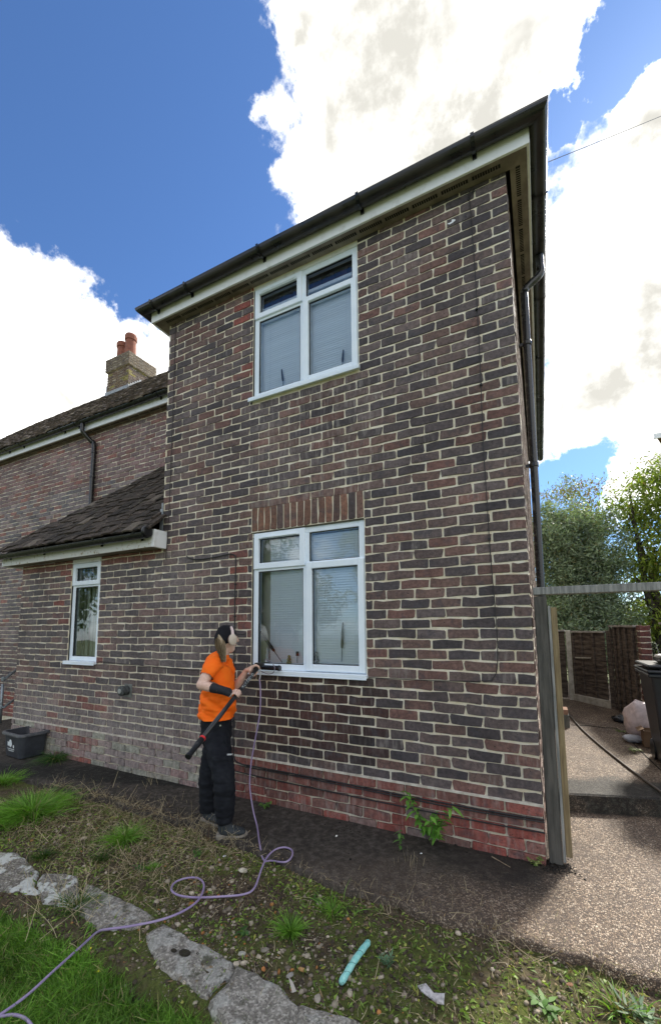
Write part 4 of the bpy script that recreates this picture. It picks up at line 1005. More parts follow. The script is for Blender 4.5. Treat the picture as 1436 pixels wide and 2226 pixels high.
def stalks(n, px_, R_, H, label, col=((.45, .36, .22), (.62, .52, .34)), z=-.40, lean=.25, w=.0022):
    c = np.array(at(*px_, 2, z)); B = c + np.concatenate([rng.normal(size=(n, 2)) * R_, np.zeros((n, 1))], 1)
    tag(ribbons('dry_grass', B, up_dirs(n, lean), rng.normal(size=(n, 3)) * .18, rng.uniform(.6, 1.1, n) * H, np.full(n, w), mixcols(*col, n), M_DRY, 5, 'stalk', origin=tuple(c)), label, 'dry grass')
stalks(22, (135, 1975), .05, .26, 'tall pale dry grass stems rising in front of the lichened slab')
stalks(16, (200, 2000), .08, .22, 'leaning straw coloured stems over the sunken slab', lean=.7)
stalks(30, (30, 1900), .12, .12, 'low straw coloured stems on the left slab', lean=.8)
stalks(10, (60, 2060), .10, .35, 'long straw stems lying over the lawn', lean=1.6)
stalks(14, (380, 1760), .07, .13, 'dry seed stalks left of the worker on the soil')
stalks(18, (440, 1830), .08, .14, 'dry seed stalks in front of the worker boots')
stalks(12, (505, 1835), .05, .13, 'dry seed stalks growing at the toe of the worker boot')
stalks(14, (895, 1900), .05, .12, 'withered stalks on the dark path edge right of the hose loop')
stalks(14, (330, 1705), .05, .13, 'dead weed against the wall foot left of the worker', z=-.35)
stalks(14, (1000, 1990), .10, .10, 'withered stalks hanging over the path edge')
stalks(14, (1240, 2120), .14, .12, 'dry bent stalks along the pebble path edge at right', lean=.9)

def plant(px_, z, stems, label, name, leafL, leafW, c1, c2, cat='plant', nleaf=26, H=.3, spread=.5, droopl=-.5, hang=None):
    c = Vector(at(*px_, 2, z)); t = thing(name, label, cat, tuple(c)); sm = MB(); B, D, L_, S_ = [], [], [], []
    for s_ in range(stems):
        a = rd.uniform(0, 6.28); dx, dy = math.cos(a) * spread * rd.uniform(.4, 1), math.sin(a) * spread * rd.uniform(.2, .7)
        if hang: dx, dy = dx * .5 + hang[0], dy * .5 + hang[1]
        h = H * rd.uniform(.55, 1); P = [c + Vector((dx * h * f, dy * h * f, h * (f - .25 * f * f))) for f in (0, .3, .6, 1)]
        P = smooth_path(P, 4); sm.tube(P, [.0035 * (1 - .6 * i / len(P)) for i in range(len(P))], 5)
        for i in range(nleaf // stems):
            f = .25 + .75 * (i + rd.random()) / (nleaf / stems); p = P[min(len(P) - 1, int(f * (len(P) - 1)))]; a2 = rd.uniform(0, 6.28)
            B.append(p); D.append((math.cos(a2), math.sin(a2), rd.uniform(-.1, .5))); L_.append(leafL * rd.uniform(.6, 1.1))
    n = len(B); D = unit(np.array(D)); side = np.cross(D, np.array([0, 0, 1.0]))
    sm.build('stem', simple('brown_green_stem', (.10, .10, .05), rough=.8), t)
    ribbons('foliage', np.array([tuple(b) for b in B]), D, np.tile([0, 0, droopl], (n, 1)) + rng.normal(size=(n, 3)) * .12, np.array(L_), np.full(n, leafW) * rng.uniform(.7, 1.2, n), mixcols(c1, c2, n), M_LEAF, 5, 'leaf', parent=t, side=side)
    return t
plant((938, 1838), -.352, 9, 'leafy green butterfly bush sapling growing from the foot of the wall', 'leafy_sapling', .070, .026, (.08, .22, .03), (.20, .42, .07), nleaf=126, H=.50, spread=1.5, hang=(.05, -.08))
plant((868, 1850), -.350, 1, 'small leafy stem leaning left of the green sapling', 'leafy_seedling', .055, .02, (.05, .14, .03), (.12, .25, .06), nleaf=12, H=.17, spread=.2)
plant((575, 1757), -.352, 5, 'small round leafed weed at the wall foot behind the purple hose', 'wall_weed', .030, .020, (.05, .14, .03), (.16, .30, .07), nleaf=40, H=.09, spread=1.0)
plant((1165, 1882), -.352, 5, 'yellowing weed at the bottom corner of the brick wall', 'corner_weed', .028, .018, (.16, .24, .06), (.30, .34, .12), nleaf=36, H=.07, spread=1.0)
plant((1190, 2200), -.40, 6, 'rosette of bright green dock leaves at the bottom right', 'rosette_weed', .062, .022, (.07, .16, .035), (.14, .26, .06), nleaf=30, H=.045, spread=1.2, droopl=-.2)
plant((1390, 2222), -.40, 7, 'silvery blue green leafy plant in the bottom right corner', 'silver_plant', .055, .013, (.14, .21, .14), (.25, .33, .22), nleaf=54, H=.08, spread=1.2, droopl=.2)
plant((845, 2105), -.40, 6, 'small blue green feathery plant right of the turquoise tube', 'feathery_weed', .03, .006, (.10, .20, .12), (.18, .32, .2), nleaf=70, H=.07, spread=1.0, droopl=.2)
plant((200, 2045), -.44, 2, 'upright yellow green weed with a flower above the lawn edge', 'upright_weed', .035, .010, (.10, .22, .03), (.2, .34, .05), nleaf=34, H=.14, spread=.2)
plant((95, 1990), -.45, 4, 'broad leafed weed at the top of the lawn below the white slab', 'broad_weed', .06, .022, (.07, .16, .03), (.16, .28, .06), nleaf=26, H=.08, spread=1)
plant((690, 1960), -.40, 6, 'green weeds clump on the soil right of the hose', 'low_weed', .04, .012, (.05, .13, .03), (.12, .24, .05), nleaf=50, H=.05, spread=1.6)
plant((305, 1895), -.395, 5, 'dark leafed weed beside the tiny tuft', 'low_weed', .03, .015, (.03, .09, .02), (.07, .16, .04), nleaf=36, H=.04, spread=1.6)
plant((430, 1862), -.395, 5, 'low leafy weed below the worker boots', 'low_weed', .03, .014, (.05, .14, .03), (.12, .24, .05), nleaf=36, H=.05, spread=1.6)
plant((525, 1700 + 330), -.395, 5, 'sprawling weed above the slab edge in mid gravel', 'low_weed', .03, .012, (.04, .11, .03), (.1, .2, .05), nleaf=36, H=.04, spread=1.8)
def flower(px_, z, label):
    c = Vector(at(*px_, 2, z)); t = thing('buttercup', label, 'flower', tuple(c), 'yellow buttercups'); m_ = MB(); m_.tube([c - Vector((0, 0, .05)), c], .001, 5); m_.build('stem', M_LEAFG, t)
    m_ = MB()
    for k in range(5):
        a = k * 1.257; d = Vector((math.cos(a), math.sin(a), .35)); s_ = Vector((-math.sin(a), math.cos(a), 0)); m_.add([c, c + d * .006 + s_ * .005, c + d * .012, c + d * .006 - s_ * .005], [(0, 1, 2, 3)])
    m_.build('petals', simple('yellow_petal', (.85, .68, .02), rough=.4), t)
M_LEAFG = simple('green_stem', (.08, .18, .04), rough=.7)
flower((195, 2063), -.40, 'buttercup flower nearest the hose'); flower((215, 2113), -.42, 'buttercup flower lower in the lawn')

# ------------------------------------------------------------------ hoses
def ground_tube(name, pix, r, mat, label, cat, zf=None, n=8, k=6):
    P = [Vector(at(u, v, 2, z)) for u, v, z in pix]; m_ = MB(); m_.tube(smooth_path(P, k), r, n); o = m_.build(name, mat, smooth=True, origin=tuple(P[0])); return tag(o, label, cat)
M_PURP = simple('purple_rubber', (.27, .205, .36), (.34, .27, .42), 6, rough=.45)
HZ = -.383
L_ = [(620, 1874), (634, 1862), (634, 1848), (618, 1842), (598, 1847), (580, 1864), (568, 1890), (553, 1930), (530, 1944), (480, 1949), (425, 1951), (388, 1946), (373, 1934), (381, 1918), (405, 1909), (430, 1909), (443, 1922), (438, 1946), (420, 1967), (385, 1987), (340, 2002), (280, 2014), (235, 2020)]
def surf(x, y):
    return GZ if y > path_edge(x) else bed_z(x, y)
def on_surf(u, v, up_=.008):
    z = -.37
    for _ in range(8):
        p = at(u, v, 2, z); z = surf(p[0], p[1]) + up_
    return Vector((p[0], p[1], z))
def hose():
    T = []
    for (u, v, y) in ((564, 1476, -.17), (566, 1500, -.18), (566, 1530, -.20), (563, 1562, -.22), (555, 1605, -.25), (547, 1650, -.28), (543, 1690, -.31), (544, 1722, -.33), (551, 1765, -.37), (559, 1797, -.42)): T.append(Vector(at(u, v, 1, y)))
    for (u, v) in ((564, 1832), (573, 1856), (590, 1871)): T.append(on_surf(u, v, .009))
    for i, (u, v) in enumerate(L_):
        T.append(Vector(at(u, v, 2, (-.338 if i < 6 else -.350 if i < 7 else -.366 if i < 18 else -.362 if i < 20 else -.352))))
    for (u, v) in ((212, 2026), (185, 2050), (120, 2108), (60, 2163), (0, 2206), (-60, 2240)): T.append(Vector(at(u, v, 2, -.39)))
    m_ = MB(); m_.tube(smooth_path(T, 6), .0058, 9); tag(m_.build('hose', M_PURP, smooth=True, origin=tuple(T[12])), 'thin purple hose hanging from the cleaning head and looping over the soil', 'hose')
hose()
m_ = MB(); m_.tube(smooth_path([Vector(at(u, v, 2, -.395)) for u, v in ((-30, 2216), (0, 2210), (30, 2206), (55, 2214), (72, 2232))], 6), .0058, 8)
tag(m_.build('hose', M_PURP, smooth=True, origin=at(30, 2206, 2, -.40)), 'short purple hose curve in the grass at the bottom left corner', 'hose')
# turquoise foam tube
def foam():
    a, b, c = Vector(at(740, 2138, 2, -.375)), Vector(at(770, 2088, 2, -.362)), Vector(at(801, 2047, 2, -.375)); P = smooth_path([a, b, c], 12)
    t = MB(); t.tube(P, [.008, .012] + [.0145 + .0008 * math.sin(i * 1.3) for i in range(len(P) - 4)] + [.0135, .010], 12)
    o = t.build('foam_tube', simple('turquoise_foam', (.20, .56, .52), (.34, .66, .60), 60, rough=.6, bump=.002), smooth=True, origin=tuple(a)); tag(o, 'turquoise foam tube tied with dark twine lying on the soil', 'tube')
    q = MB(); H = []
    for i in range(150):
        f = i / 149; k = f * (len(P) - 1); j = min(int(k), len(P) - 2); p = P[j].lerp(P[j + 1], k - j); d = (P[j + 1] - P[j]).normalized(); u_ = d.orthogonal().normalized(); v_ = d.cross(u_); an = f * 2 * math.pi * 4.5 + .8 * math.sin(f * 19)
        H.append(p + (u_ * math.cos(an) + v_ * math.sin(an)) * .0152)
    q.tube(H, .0006, 4); q.build('twine', M_CABLE, o)
foam()
def chip(px_, z, size, col, label, name='stone', cat='stone', flat=.5, ang=None):
    c = Vector(at(*px_, 2, z)); bm = bmesh.new(); bmesh.ops.create_icosphere(bm, subdivisions=2, radius=1)
    for v in bm.verts:
        k = 1 + .35 * mnoise.noise(v.co * 1.7 + c * 9); v.co = Vector((v.co.x * size * 1.3 * k, v.co.y * size * .8 * k, v.co.z * size * flat * k)) 
    me = bpy.data.meshes.new(name); bm.to_mesh(me); bm.free(); o = link(name, me, simple(name + '_face', col, tuple(x * .6 for x in col), 40, rough=.8, bump=.003)); o.location = c; o.rotation_euler = (0, 0, rd.uniform(0, 3) if ang is None else ang); tag(o, label, cat)
chip((528, 1892), -.375, .024, (.62, .56, .44), 'cream flint stone lying right of the worker boots', ang=.2)
chip((488, 1861), -.37, .010, (.80, .82, .80), 'small white chip below the worker boots')
chip((526, 2073), -.38, .014, (.52, .50, .42), 'round pale pebble at the back of the large slab')
chip((573, 2107), -.38, .011, (.50, .20, .06), 'orange pebble near the large slab')
chip((655, 2107), -.38, .013, (.45, .26, .10), 'orange brown stone in the gravel left of the turquoise tube')
chip((576, 2065), -.38, .016, (.26, .23, .18), 'knobbly grey brown stone in the gravel')
chip((731, 1817), -.345, .009, (.85, .85, .80), 'tiny white speck on the black soil of the path')
chip((915, 1855), -.343, .006, (.85, .88, .9), 'tiny white leaf fragment below the sapling')
chip((656, 1932), -.385, .018, (.22, .13, .07), 'curled brown leaf on the soil above the tuft', 'dead_leaf', 'leaf', .25)
chip((630, 2120), -.38, .014, (.30, .28, .25), 'grey stone at the edge of the large slab')
chip((690, 2170), -.375, .017, (.34, .30, .24), 'grey brown stone beside the bottom slab corner')
chip((1237, 2140), -.385, .012, (.25, .11, .05), 'brown leaf near the lower right path edge', 'dead_leaf', 'leaf', .3)
def scrap(pix, z, col, label, name, cat, th=.001, lift=0):
    P = [Vector(at(u, v, 2, z)) for u, v in pix]; c = sum(P, Vector()) / len(P); V = []
    for i, p in enumerate(P): V.append(p + Vector((0, 0, lift * (i % 2))))
    V2 = [v - Vector((0, 0, th + .004)) for v in V]; n = len(V)
    o = raw(name, [tuple(v) for v in V + V2], [tuple(range(n)), tuple(range(2 * n - 1, n - 1, -1))] + [(i, n + i, n + (i + 1) % n, (i + 1) % n) for i in range(n)], simple(name + '_face', col, tuple(x * .55 for x in col), 60, rough=.7), origin=tuple(c)); tag(o, label, cat)
scrap([(907, 2142), (925, 2144), (942, 2158), (966, 2166), (964, 2182), (950, 2186), (935, 2168), (915, 2160)], -.372, (.52, .50, .50), 'crumpled grey plastic scrap on the soil at lower right', 'plastic_scrap', 'litter', lift=.012)
q = MB(); c = Vector(at(632, 2140, 2, -.345)); q.add([c + Vector(v) for v in ((-.012, 0, .025), (.006, .004, .012), (.022, .008, -.022), (.006, 0, -.028))], [(0, 1, 2, 3)]); q.add([c + Vector(v) + Vector((.002, -.002, 0)) for v in ((-.012, 0, .025), (.006, .004, .012), (.022, .008, -.022), (.006, 0, -.028))], [(3, 2, 1, 0)])
tag(q.build('plant_label', simple('plant_label_face', (.55, .50, .46), rough=.5), origin=tuple(c)), 'small pale plastic plant label stuck beside the large slab', 'plant label')
stick = lambda a, b, r, label: tag((lambda m_: m_.build('twig', simple('twig_bark', (.40, .32, .20), (.2, .15, .1), 30, rough=.8), origin=at(*a)))((lambda m_: m_)(MB().tube([at(*a), at(*b)], [r, r * .6], 6))), label, 'twig')
stick((1068, 1862, 2, -.335), (1108, 1885, 2, -.342), .003, 'pale twig lying on the black soil left of the wall corner')
stick((975, 2072, 2, -.38), (1000, 2105, 2, -.385), .003, 'pale twig on the weeds right of the turquoise tube')
stick((1335, 2150, 2, -.37), (1380, 2182, 2, -.37), .0045, 'cream peeled stick near the lower right corner')
stick((1092, 2036, 2, -.35), (1190, 2110, 2, -.375), .002, 'long thin dry stem along the path edge')

# ------------------------------------------------------------------ black recycling box
def recycling_box():
    c = Vector((-5.53, -.145, GZ)); t = thing('recycling_box', 'black plastic recycling box with a white round logo beside the lean-to wall', 'recycling box', tuple(c)); an = math.radians(-4)
    ca, sa = math.cos(an), math.sin(an)
    def W_(x, y, z): return (c.x + x * ca - y * sa, c.y + x * sa + y * ca, c.z + z)
    def ring(hx, hy, z, r=.05, n=4):
        o = []
        for cx, cy, a0 in ((1, 1, 0), (-1, 1, 90), (-1, -1, 180), (1, -1, 270)):
            for k in range(n + 1):
                a = math.radians(a0 + 90 * k / n); o.append(W_(cx * (hx - r) + r * math.cos(a), cy * (hy - r) + r * math.sin(a), z))
        return o
    def shell(rings):
        V = [p for r_ in rings for p in r_]; n = len(rings[0]); Fc = [(i * n + k, i * n + (k + 1) % n, (i + 1) * n + (k + 1) % n, (i + 1) * n + k) for i in range(len(rings) - 1) for k in range(n)]; return V, Fc, n
    V, Fc, n = shell([ring(.165, .105, .0), ring(.19, .13, .012), ring(.20, .138, .10), ring(.218, .150, .285), ring(.212, .144, .285), ring(.194, .132, .10), ring(.18, .12, .02)])
    Fc += [tuple(range(n))[::-1], tuple(6 * n + k for k in range(n))]
    MBX = simple('black_box_plastic', (.030, .034, .042), (.048, .054, .066), 9, rough=.42, bump=.001, bsc=200)
    raw('tub', V, Fc, MBX, t, smooth=False)
    V, Fc, n = shell([ring(.214, .146, .288), ring(.238, .168, .288, .06), ring(.242, .172, .272, .06), ring(.242, .172, .258, .06), ring(.236, .166, .258, .06), ring(.236, .166, .278, .06), ring(.216, .148, .279)])
    raw('rim', V, Fc + [((6) * n + k, 6 * n + (k + 1) % n, (k + 1) % n, k) for k in range(n)], simple('scuffed_rim', (.07, .075, .085), (.12, .125, .135), 20, rough=.5), t)
    MW = simple('white_print', (.75, .80, .82), rough=.6)
    def decal(name, pts, z_off=.0016):
        V = []
        for u, w_ in pts:                                           # u along x, w up; front wall slopes outwards
            y = -(.138 + .012 * (w_ - .10) / .185) - z_off; V.append(W_(u, y, w_))
        return raw(name, V, [tuple(range(len(V)))], MW, t)
    decal('round_logo', [(-.035 + .036 * math.cos(a), .165 + .045 * math.sin(a)) for a in [i * math.pi / 10 for i in range(20)]])
    decal('logo_flag', [(-.108, .135), (-.070, .128), (-.070, .175), (-.108, .182)], .0012)
    decal('recycle_mark', [(.038 + .016 * math.cos(a), .135 + .018 * math.sin(a)) for a in [i * math.pi / 6 for i in range(12)]])
    for k, (a, b, z) in enumerate(((-.11, .06, .098), (-.095, .045, .078))):
        x = a; j = 0
        while x < b:
            L = rd.uniform(.006, .016); decal('print_line', [(x, z), (min(x + L, b), z), (min(x + L, b), z + .008), (x, z + .008)]); x += L + .003; j += 1
recycling_box()
# galvanised handrail at the left edge
def handrail():
    y = .62; a = Vector(at(5, 1592, 1, y)); b = Vector(at(7, 1484, 1, y)); t = thing('handrail', 'galvanised tube handrail at the far left beside the house steps', 'handrail', (a.x, a.y, GZ))
    M = simple('galvanised_tube', (.30, .34, .37), (.20, .23, .25), 20, rough=.4, metal=.6)
    m_ = MB(); m_.tube([(b.x, y, GZ), (b.x, y, b.z - .02)], .021, 12); m_.build('post', M, t, smooth=True)
    for (u0, v0, u1, v1) in ((10, 1476, 36, 1457), (8, 1538, 33, 1520)):
        p, q = Vector(at(u0, v0, 1, y)), Vector(at(u1, v1, 1, y + .25)); m_ = MB(); m_.tube([(b.x, y, p.z), tuple(p), tuple(p.lerp(q, .5)), tuple(q)], .021, 12); m_.build('rail', M, t, smooth=True)
        m_ = MB(); m_.lathe((b.x, y, p.z - .03), [(.026, 0), (.028, .005), (.028, .055), (.026, .06)], 12); m_.build('clamp', M, t)
handrail()

# ------------------------------------------------------------------ gate frame in the passage
gt = thing('gate_frame', 'weathered timber gate post with a cross beam fixed to the house corner', 'gate post', (.05, .03, GZ))
m_ = MB(); m_.box(.018, .094, .012, .085, -.345, 1.335); m_.build('post', M_TIMBERG, gt, bevel=.004)
m_ = MB(); m_.box(.0965, .112, .004, .095, -.32, 1.27); m_.build('stop_board', M_TIMBER, gt, bevel=.002)
m_ = MB(); m_.box(.1145, .150, .06, .115, -.31, 1.262); m_.build('gate_edge', M_TIMBERY, gt, bevel=.002)
m_ = MB(); m_.box(.016, 2.4, .0, .09, 1.345, 1.395); m_.build('cross_beam', M_TIMBER, gt, bevel=.003)
m_ = MB(); m_.box(.016, .036, .088, .11, -.3, 1.3); m_.build('hinge_batten', M_FENCE, gt)
c = Vector(at(1210, 1845, 2, GZ)); o = tag(ico_scatter('post_foot_crumbs', np.array([[.05 + rd.gauss(0, .05), .0 + rd.gauss(0, .045), GZ + rd.uniform(0, .012)] for _ in range(260)]), rng.uniform(.002, .007, (260, 1)) * np.array([[1, 1, .7]]), mixcols((.008, .007, .006), (.03, .025, .02), 260), M_STONE), kind='stuff')  # near-black crumbs scattered round the post foot

# ------------------------------------------------------------------ fences
def fence_panel(P0, P1, ztop, zbot, label, battens, plain=False, boards=12, post0=None, cap=True):
    P0, P1 = Vector((P0[0], P0[1], 0)), Vector((P1[0], P1[1], 0)); d = (P1 - P0).normalized(); nrm = Vector((d.y, -d.x, 0)); L = (P1 - P0).length; mid = (P0 + P1) / 2
    t = thing('garden_fence', label, 'fence', (mid.x, mid.y, zbot), 'fence panels at the end of the yard'); H = ztop - zbot; bh = H / boards
    for i in range(boards):
        z = zbot + (i + .5) * bh; m_ = MB(); m_.obox((mid.x, mid.y, z), d * (L / 2 - .01), nrm * .004 + Vector((0, 0, 0)), Vector((0, 0, bh * .56)) - nrm * .009)
        m_.build('board', M_FENCE, t)
    for f in battens:
        c = P0 + d * L * f + nrm * .022; m_ = MB(); m_.obox((c.x, c.y, (ztop + zbot) / 2), d * .017, nrm * .012, Vector((0, 0, H / 2 - .005))); m_.build('batten', M_FENCE, t, bevel=.002)
    if cap: m_ = MB(); m_.obox((mid.x + nrm.x * .008, mid.y + nrm.y * .008, ztop + .016), d * (L / 2), nrm * .03, Vector((0, 0, .014))); m_.build('capping', simple('sun_bleached_wood', (.32, .30, .27), (.2, .18, .15), 14, rough=.8), t)
    return t
def post(p, z0, z1, w, mat, label, cat='fence post'):
    m_ = MB(); m_.box(p[0] - w / 2, p[0] + w / 2, p[1] - w / 2, p[1] + w / 2, z0, z1); tag(m_.build('fence_post', mat, bevel=.004, origin=(p[0], p[1], z0)), label, cat)
yb = -.14
A = at(1246, 1524, 2, yb); B = at(1326, 1541, 2, yb); Cc = (at(1240, 1370, 1, A[1])[2]) ; zt1 = at(1246, 1374, 1, A[1])[2]
fence_panel((.10, A[1] + .12), (A[0] - .06, A[1] + .05), zt1 + .01, yb + .05, 'narrow strip of slatted fence left of the pale post', (.6,), boards=12)
post((A[0] - .02, A[1]), yb, zt1 + .03, .075, M_CONCP, 'pale concrete fence post behind the gate')
fence_panel((A[0] + .03, A[1]), (B[0], B[1]), zt1 - .01, yb + .13, 'brown fence panel facing the passage with two battens and a small rail', (.06, .33, .68))
m_ = MB(); m_.obox(((A[0] + B[0]) / 2, (A[1] + B[1]) / 2 - .02, yb + .05), ((B[0] - A[0]) / 2, (B[1] - A[1]) / 2, 0), (.0, .02, 0), (0, 0, .07)); tag(m_.build('gravel_board', M_CONCP, origin=((A[0] + B[0]) / 2, (A[1] + B[1]) / 2, yb)), 'pale concrete gravel board under the facing fence panel', 'gravel board')
m_ = MB(); q = Vector((A[0] * .55 + B[0] * .45, A[1] * .55 + B[1] * .45 - .05, .62)); m_.box(q.x - .16, q.x + .12, q.y - .02, q.y + .01, .60, .62); tag(m_.build('fence_rail', simple('pale_batten', (.3, .27, .2), rough=.8), origin=tuple(q)), 'short pale rail nailed across the facing fence panel', 'rail')
D_ = (1.02, 3.0); zt2 = at(1385, 1357, 1, 4.0)[2]
post((B[0] + .04, B[1] - .02), yb - .1, zt1 + .03, .06, M_FENCE, 'brown timber fence post at the fence corner')
C0 = (B[0] + .08, B[1] - .06); C1 = (at(1388, 1450, 1, 3.7)[0], 3.7)
fence_panel(C0, C1, 1.105, yb - .02, 'receding brown fence panel between the corner post and the brick pillar', (.02, .2, .42, .66, .93))
def pillar():
    x, y = at(1404, 1450, 1, 3.6)[0], 3.6; t = thing('brick_pillar', 'dark red brick pillar between the fence panels behind the bin', 'pillar', (x, y, yb)); m_ = MB(); m_.box(x - .055, x + .055, y - .1, y + .1, yb, 1.12); m_.build('core', M_MORTAR, t); n = 0; z = yb
    for r in range(17):
        for face in range(2):
            off = 0 if (r + face) % 2 else 1
            o = bpy.data.objects.new('brick', SHAPE_ME[rd.randrange(12)]); COL.objects.link(o); o.parent = t; o.color = (*lerp(brick_col('red'), (.07, .035, .03), .6), .1)
            M_ = Matrix.Identity(4); cz = yb + .0375 + r * .075
            if face == 0: ex, ei, cc = (.108, 0, 0), (0, .03, 0), (x, y - .104, cz)
            else: ex, ei, cc = (0, .205, 0), (.03, 0, 0), (x - .059, y, cz)
            for k in range(3): M_[k][0] = ex[k]; M_[k][1] = ei[k]; M_[k][2] = (0, 0, .064)[k]; M_[k][3] = cc[k] - (x, y, yb)[k]
            o.matrix_local = M_
pillar()
fence_panel((1.40, 3.45), (1.75, 2.4), 1.14, yb, 'fence panel right of the brick pillar behind the bin', (.3, .6))

# ------------------------------------------------------------------ wheelie bin and rubbish
def wheelie():
    cx, cy = 1.19, 2.02; z0 = yard_z(cx, cy) - .0; t = thing('wheelie_bin', 'black wheelie bin with an open topped pile of bags, cut by the right edge', 'wheelie bin', (cx, cy, z0))
    top = .70
    m_ = MB(); V = []
    for hx, hy, z in ((.19, .20, z0 + .02), (.215, .23, z0 + .30), (.255, .28, top - .06), (.265, .29, top)): V += [(cx - hx, cy - hy, z), (cx + hx, cy - hy, z), (cx + hx, cy + hy, z), (cx - hx, cy + hy, z)]
    Fc = [(r * 4 + k, r * 4 + (k + 1) % 4, (r + 1) * 4 + (k + 1) % 4, (r + 1) * 4 + k) for r in range(3) for k in range(4)] + [(3, 2, 1, 0), (12, 13, 14, 15)]
    MBn = simple('black_bin_plastic', (.005, .007, .012), (.010, .013, .020), 6, rough=.35)
    m_.add(V, Fc); m_.build('body', MBn, t, bevel=.015)
    m_ = MB(); m_.box(cx - .29, cx + .29, cy - .315, cy + .315, top - .005, top + .02); m_.box(cx - .285, cx + .285, cy - .31, cy + .31, top - .045, top - .012); m_.build('rim', MBn, t, bevel=.008)
    m_ = MB(); m_.obox((cx, cy, top + .055), (.28, 0, .0), (0, .30, .0), (0, 0, .014)); m_.build('lid', MBn, t, bevel=.01)
    m_ = MB(); m_.tube([(cx - .2, cy + .33, top - .02), (cx + .2, cy + .33, top - .02)], .015, 8); m_.build('handle', MBn, t)
    for s_ in (-1, 1): m_ = MB(); m_.lathe((cx + s_ * .19, cy + .2, z0 + .10), [(.10, -.02), (.10, .02)], 18, (1, 0, 0)); m_.build('wheel', M_BLACKP, t)
    return top
btop = wheelie()
def bag(c, s_, col, label, name, rough=.35, seed=0, sub=3, amp=.35, mat=None):
    bm = bmesh.new(); bmesh.ops.create_icosphere(bm, subdivisions=sub, radius=1); c = Vector(c); fl_ = -s_[2]
    for v in bm.verts:
        d = v.co.copy(); k = 1 + amp * mnoise.noise(d * 2.2 + Vector((seed, 0, 0))) + amp * .45 * abs(mnoise.noise(d * 6 + Vector((seed, 3, 0))))
        v.co = Vector((d.x * s_[0] * k, d.y * s_[1] * k, max(d.z * s_[2] * k, fl_ * .92) - fl_ * .92))
    me = bpy.data.meshes.new(name); bm.to_mesh(me); bm.free(); o = link(name, me, mat or simple(name + '_film', col, tuple(x * .75 for x in col), 16, rough=rough, bump=.004, bsc=40), smooth=True); o.location = c; tag(o, label, 'bag'); return o
bag((1.17, 1.97, btop + .07), (.15, .16, .035), (.012, .014, .02), 'crumpled black bag on the lid of the bin', 'bin_bag', seed=2)
bag((1.06, 1.86, btop + .12), (.07, .07, .022), (.42, .40, .36), 'grey white carton wedged among the bags on the bin', 'packet', seed=5)
bag((1.22, 1.98, btop + .16), (.11, .11, .10), (.46, .22, .50), 'shiny pink purple bag on top of the bin', 'purple_bag', seed=9)
bag((1.19, 1.80, btop + .075), (.07, .06, .035), (.50, .54, .60), 'silvery plastic bag at the front edge of the bin lid', 'silver_bag', seed=12)
m_ = MB(); m_.tube([(1.08, 2.0, btop + .02), (1.04, 2.0, btop + .26)], .004, 6); tag(m_.build('thin_rod', M_TIMBER, origin=(1.08, 2.0, btop)), 'thin rod poking up from the bin', 'rod')
g0 = lambda u, v: Vector(at(u, v, 2, -.17))
b1 = g0(1398, 1608); bag((b1.x, b1.y + .05, -.172), (.165, .15, .225), (.70, .58, .57), 'large white and pink carrier bag leaning by the bin', 'carrier_bag', seed=21, amp=.22)
m_ = MB(); m_.obox((b1.x + .10, b1.y + .0, -.02), (.035, .02, 0), (-.012, .02, 0), (.012, 0, .055)); tag(m_.build('red_packet', simple('red_packet_face', (.62, .07, .03), (.55, .1, .05), 20, rough=.5), origin=(b1.x + .1, b1.y, -.08)), 'red packet showing in front of the carrier bag', 'packet')
b3 = g0(1385, 1612); bag((b3.x - .04, b3.y - .02, -.174), (.10, .07, .04), (.50, .52, .56), 'grey translucent bag in front of the carrier bag', 'clear_bag', seed=31)
b2 = g0(1350, 1572); bag((b2.x + .02, b2.y, -.17), (.12, .10, .055), (.012, .016, .022), 'shiny black bin bag against the fence foot', 'bin_bag', seed=27, rough=.22)
def carton():
    c = g0(1424, 1622); t = thing('cardboard_box', 'brown open cardboard box behind the wheelie bin', 'box', (c.x, c.y, -.175)); MC = simple('brown_card', (.20, .125, .07), (.15, .09, .05), 10, rough=.85)
    for (a, b_, d, e) in ((-.11, .16, -.09, -.084), (-.11, .16, .084, .09), (-.11, -.104, -.084, .084), (.154, .16, -.084, .084)): m_ = MB(); m_.box(c.x + a, c.x + b_, c.y + d, c.y + e, -.17, .0); m_.build('side', MC, t)
    m_ = MB(); m_.obox((c.x - .13, c.y, .005), (.028, 0, .014), (0, .085, 0), (-.001, 0, .003)); m_.build('flap', MC, t); m_ = MB(); m_.box(c.x - .104, c.x + .154, c.y - .084, c.y + .084, -.172, -.166); m_.build('base', MC, t)
carton()
blk = thing('concrete_block', 'grey concrete block with a red brick on top beside the gate', 'block', (.27, 3.3, -.175))
bb = g0(1232, 1583); m_ = MB(); m_.box(bb.x - .14, bb.x + .03, bb.y, bb.y + .30, -.175, -.01); m_.build('block', simple('grey_block', (.10, .10, .085), (.16, .155, .13), 16, rough=.95, bump=.004), blk, bevel=.006); m_ = MB(); m_.box(bb.x - .12, bb.x + .022, bb.y + .02, bb.y + .25, -.009, .055); m_.build('brick', simple('orange_brick', (.32, .18, .12), (.25, .15, .10), 20, rough=.9), blk, bevel=.004)
P = [at(u, v, 2, -.20 + .01) for u, v in ((1236, 1562), (1262, 1590), (1300, 1622), (1340, 1652), (1390, 1688), (1440, 1722), (1500, 1766))]
P = [(p[0], p[1], yard_z(p[0], p[1]) + .013) for p in P]
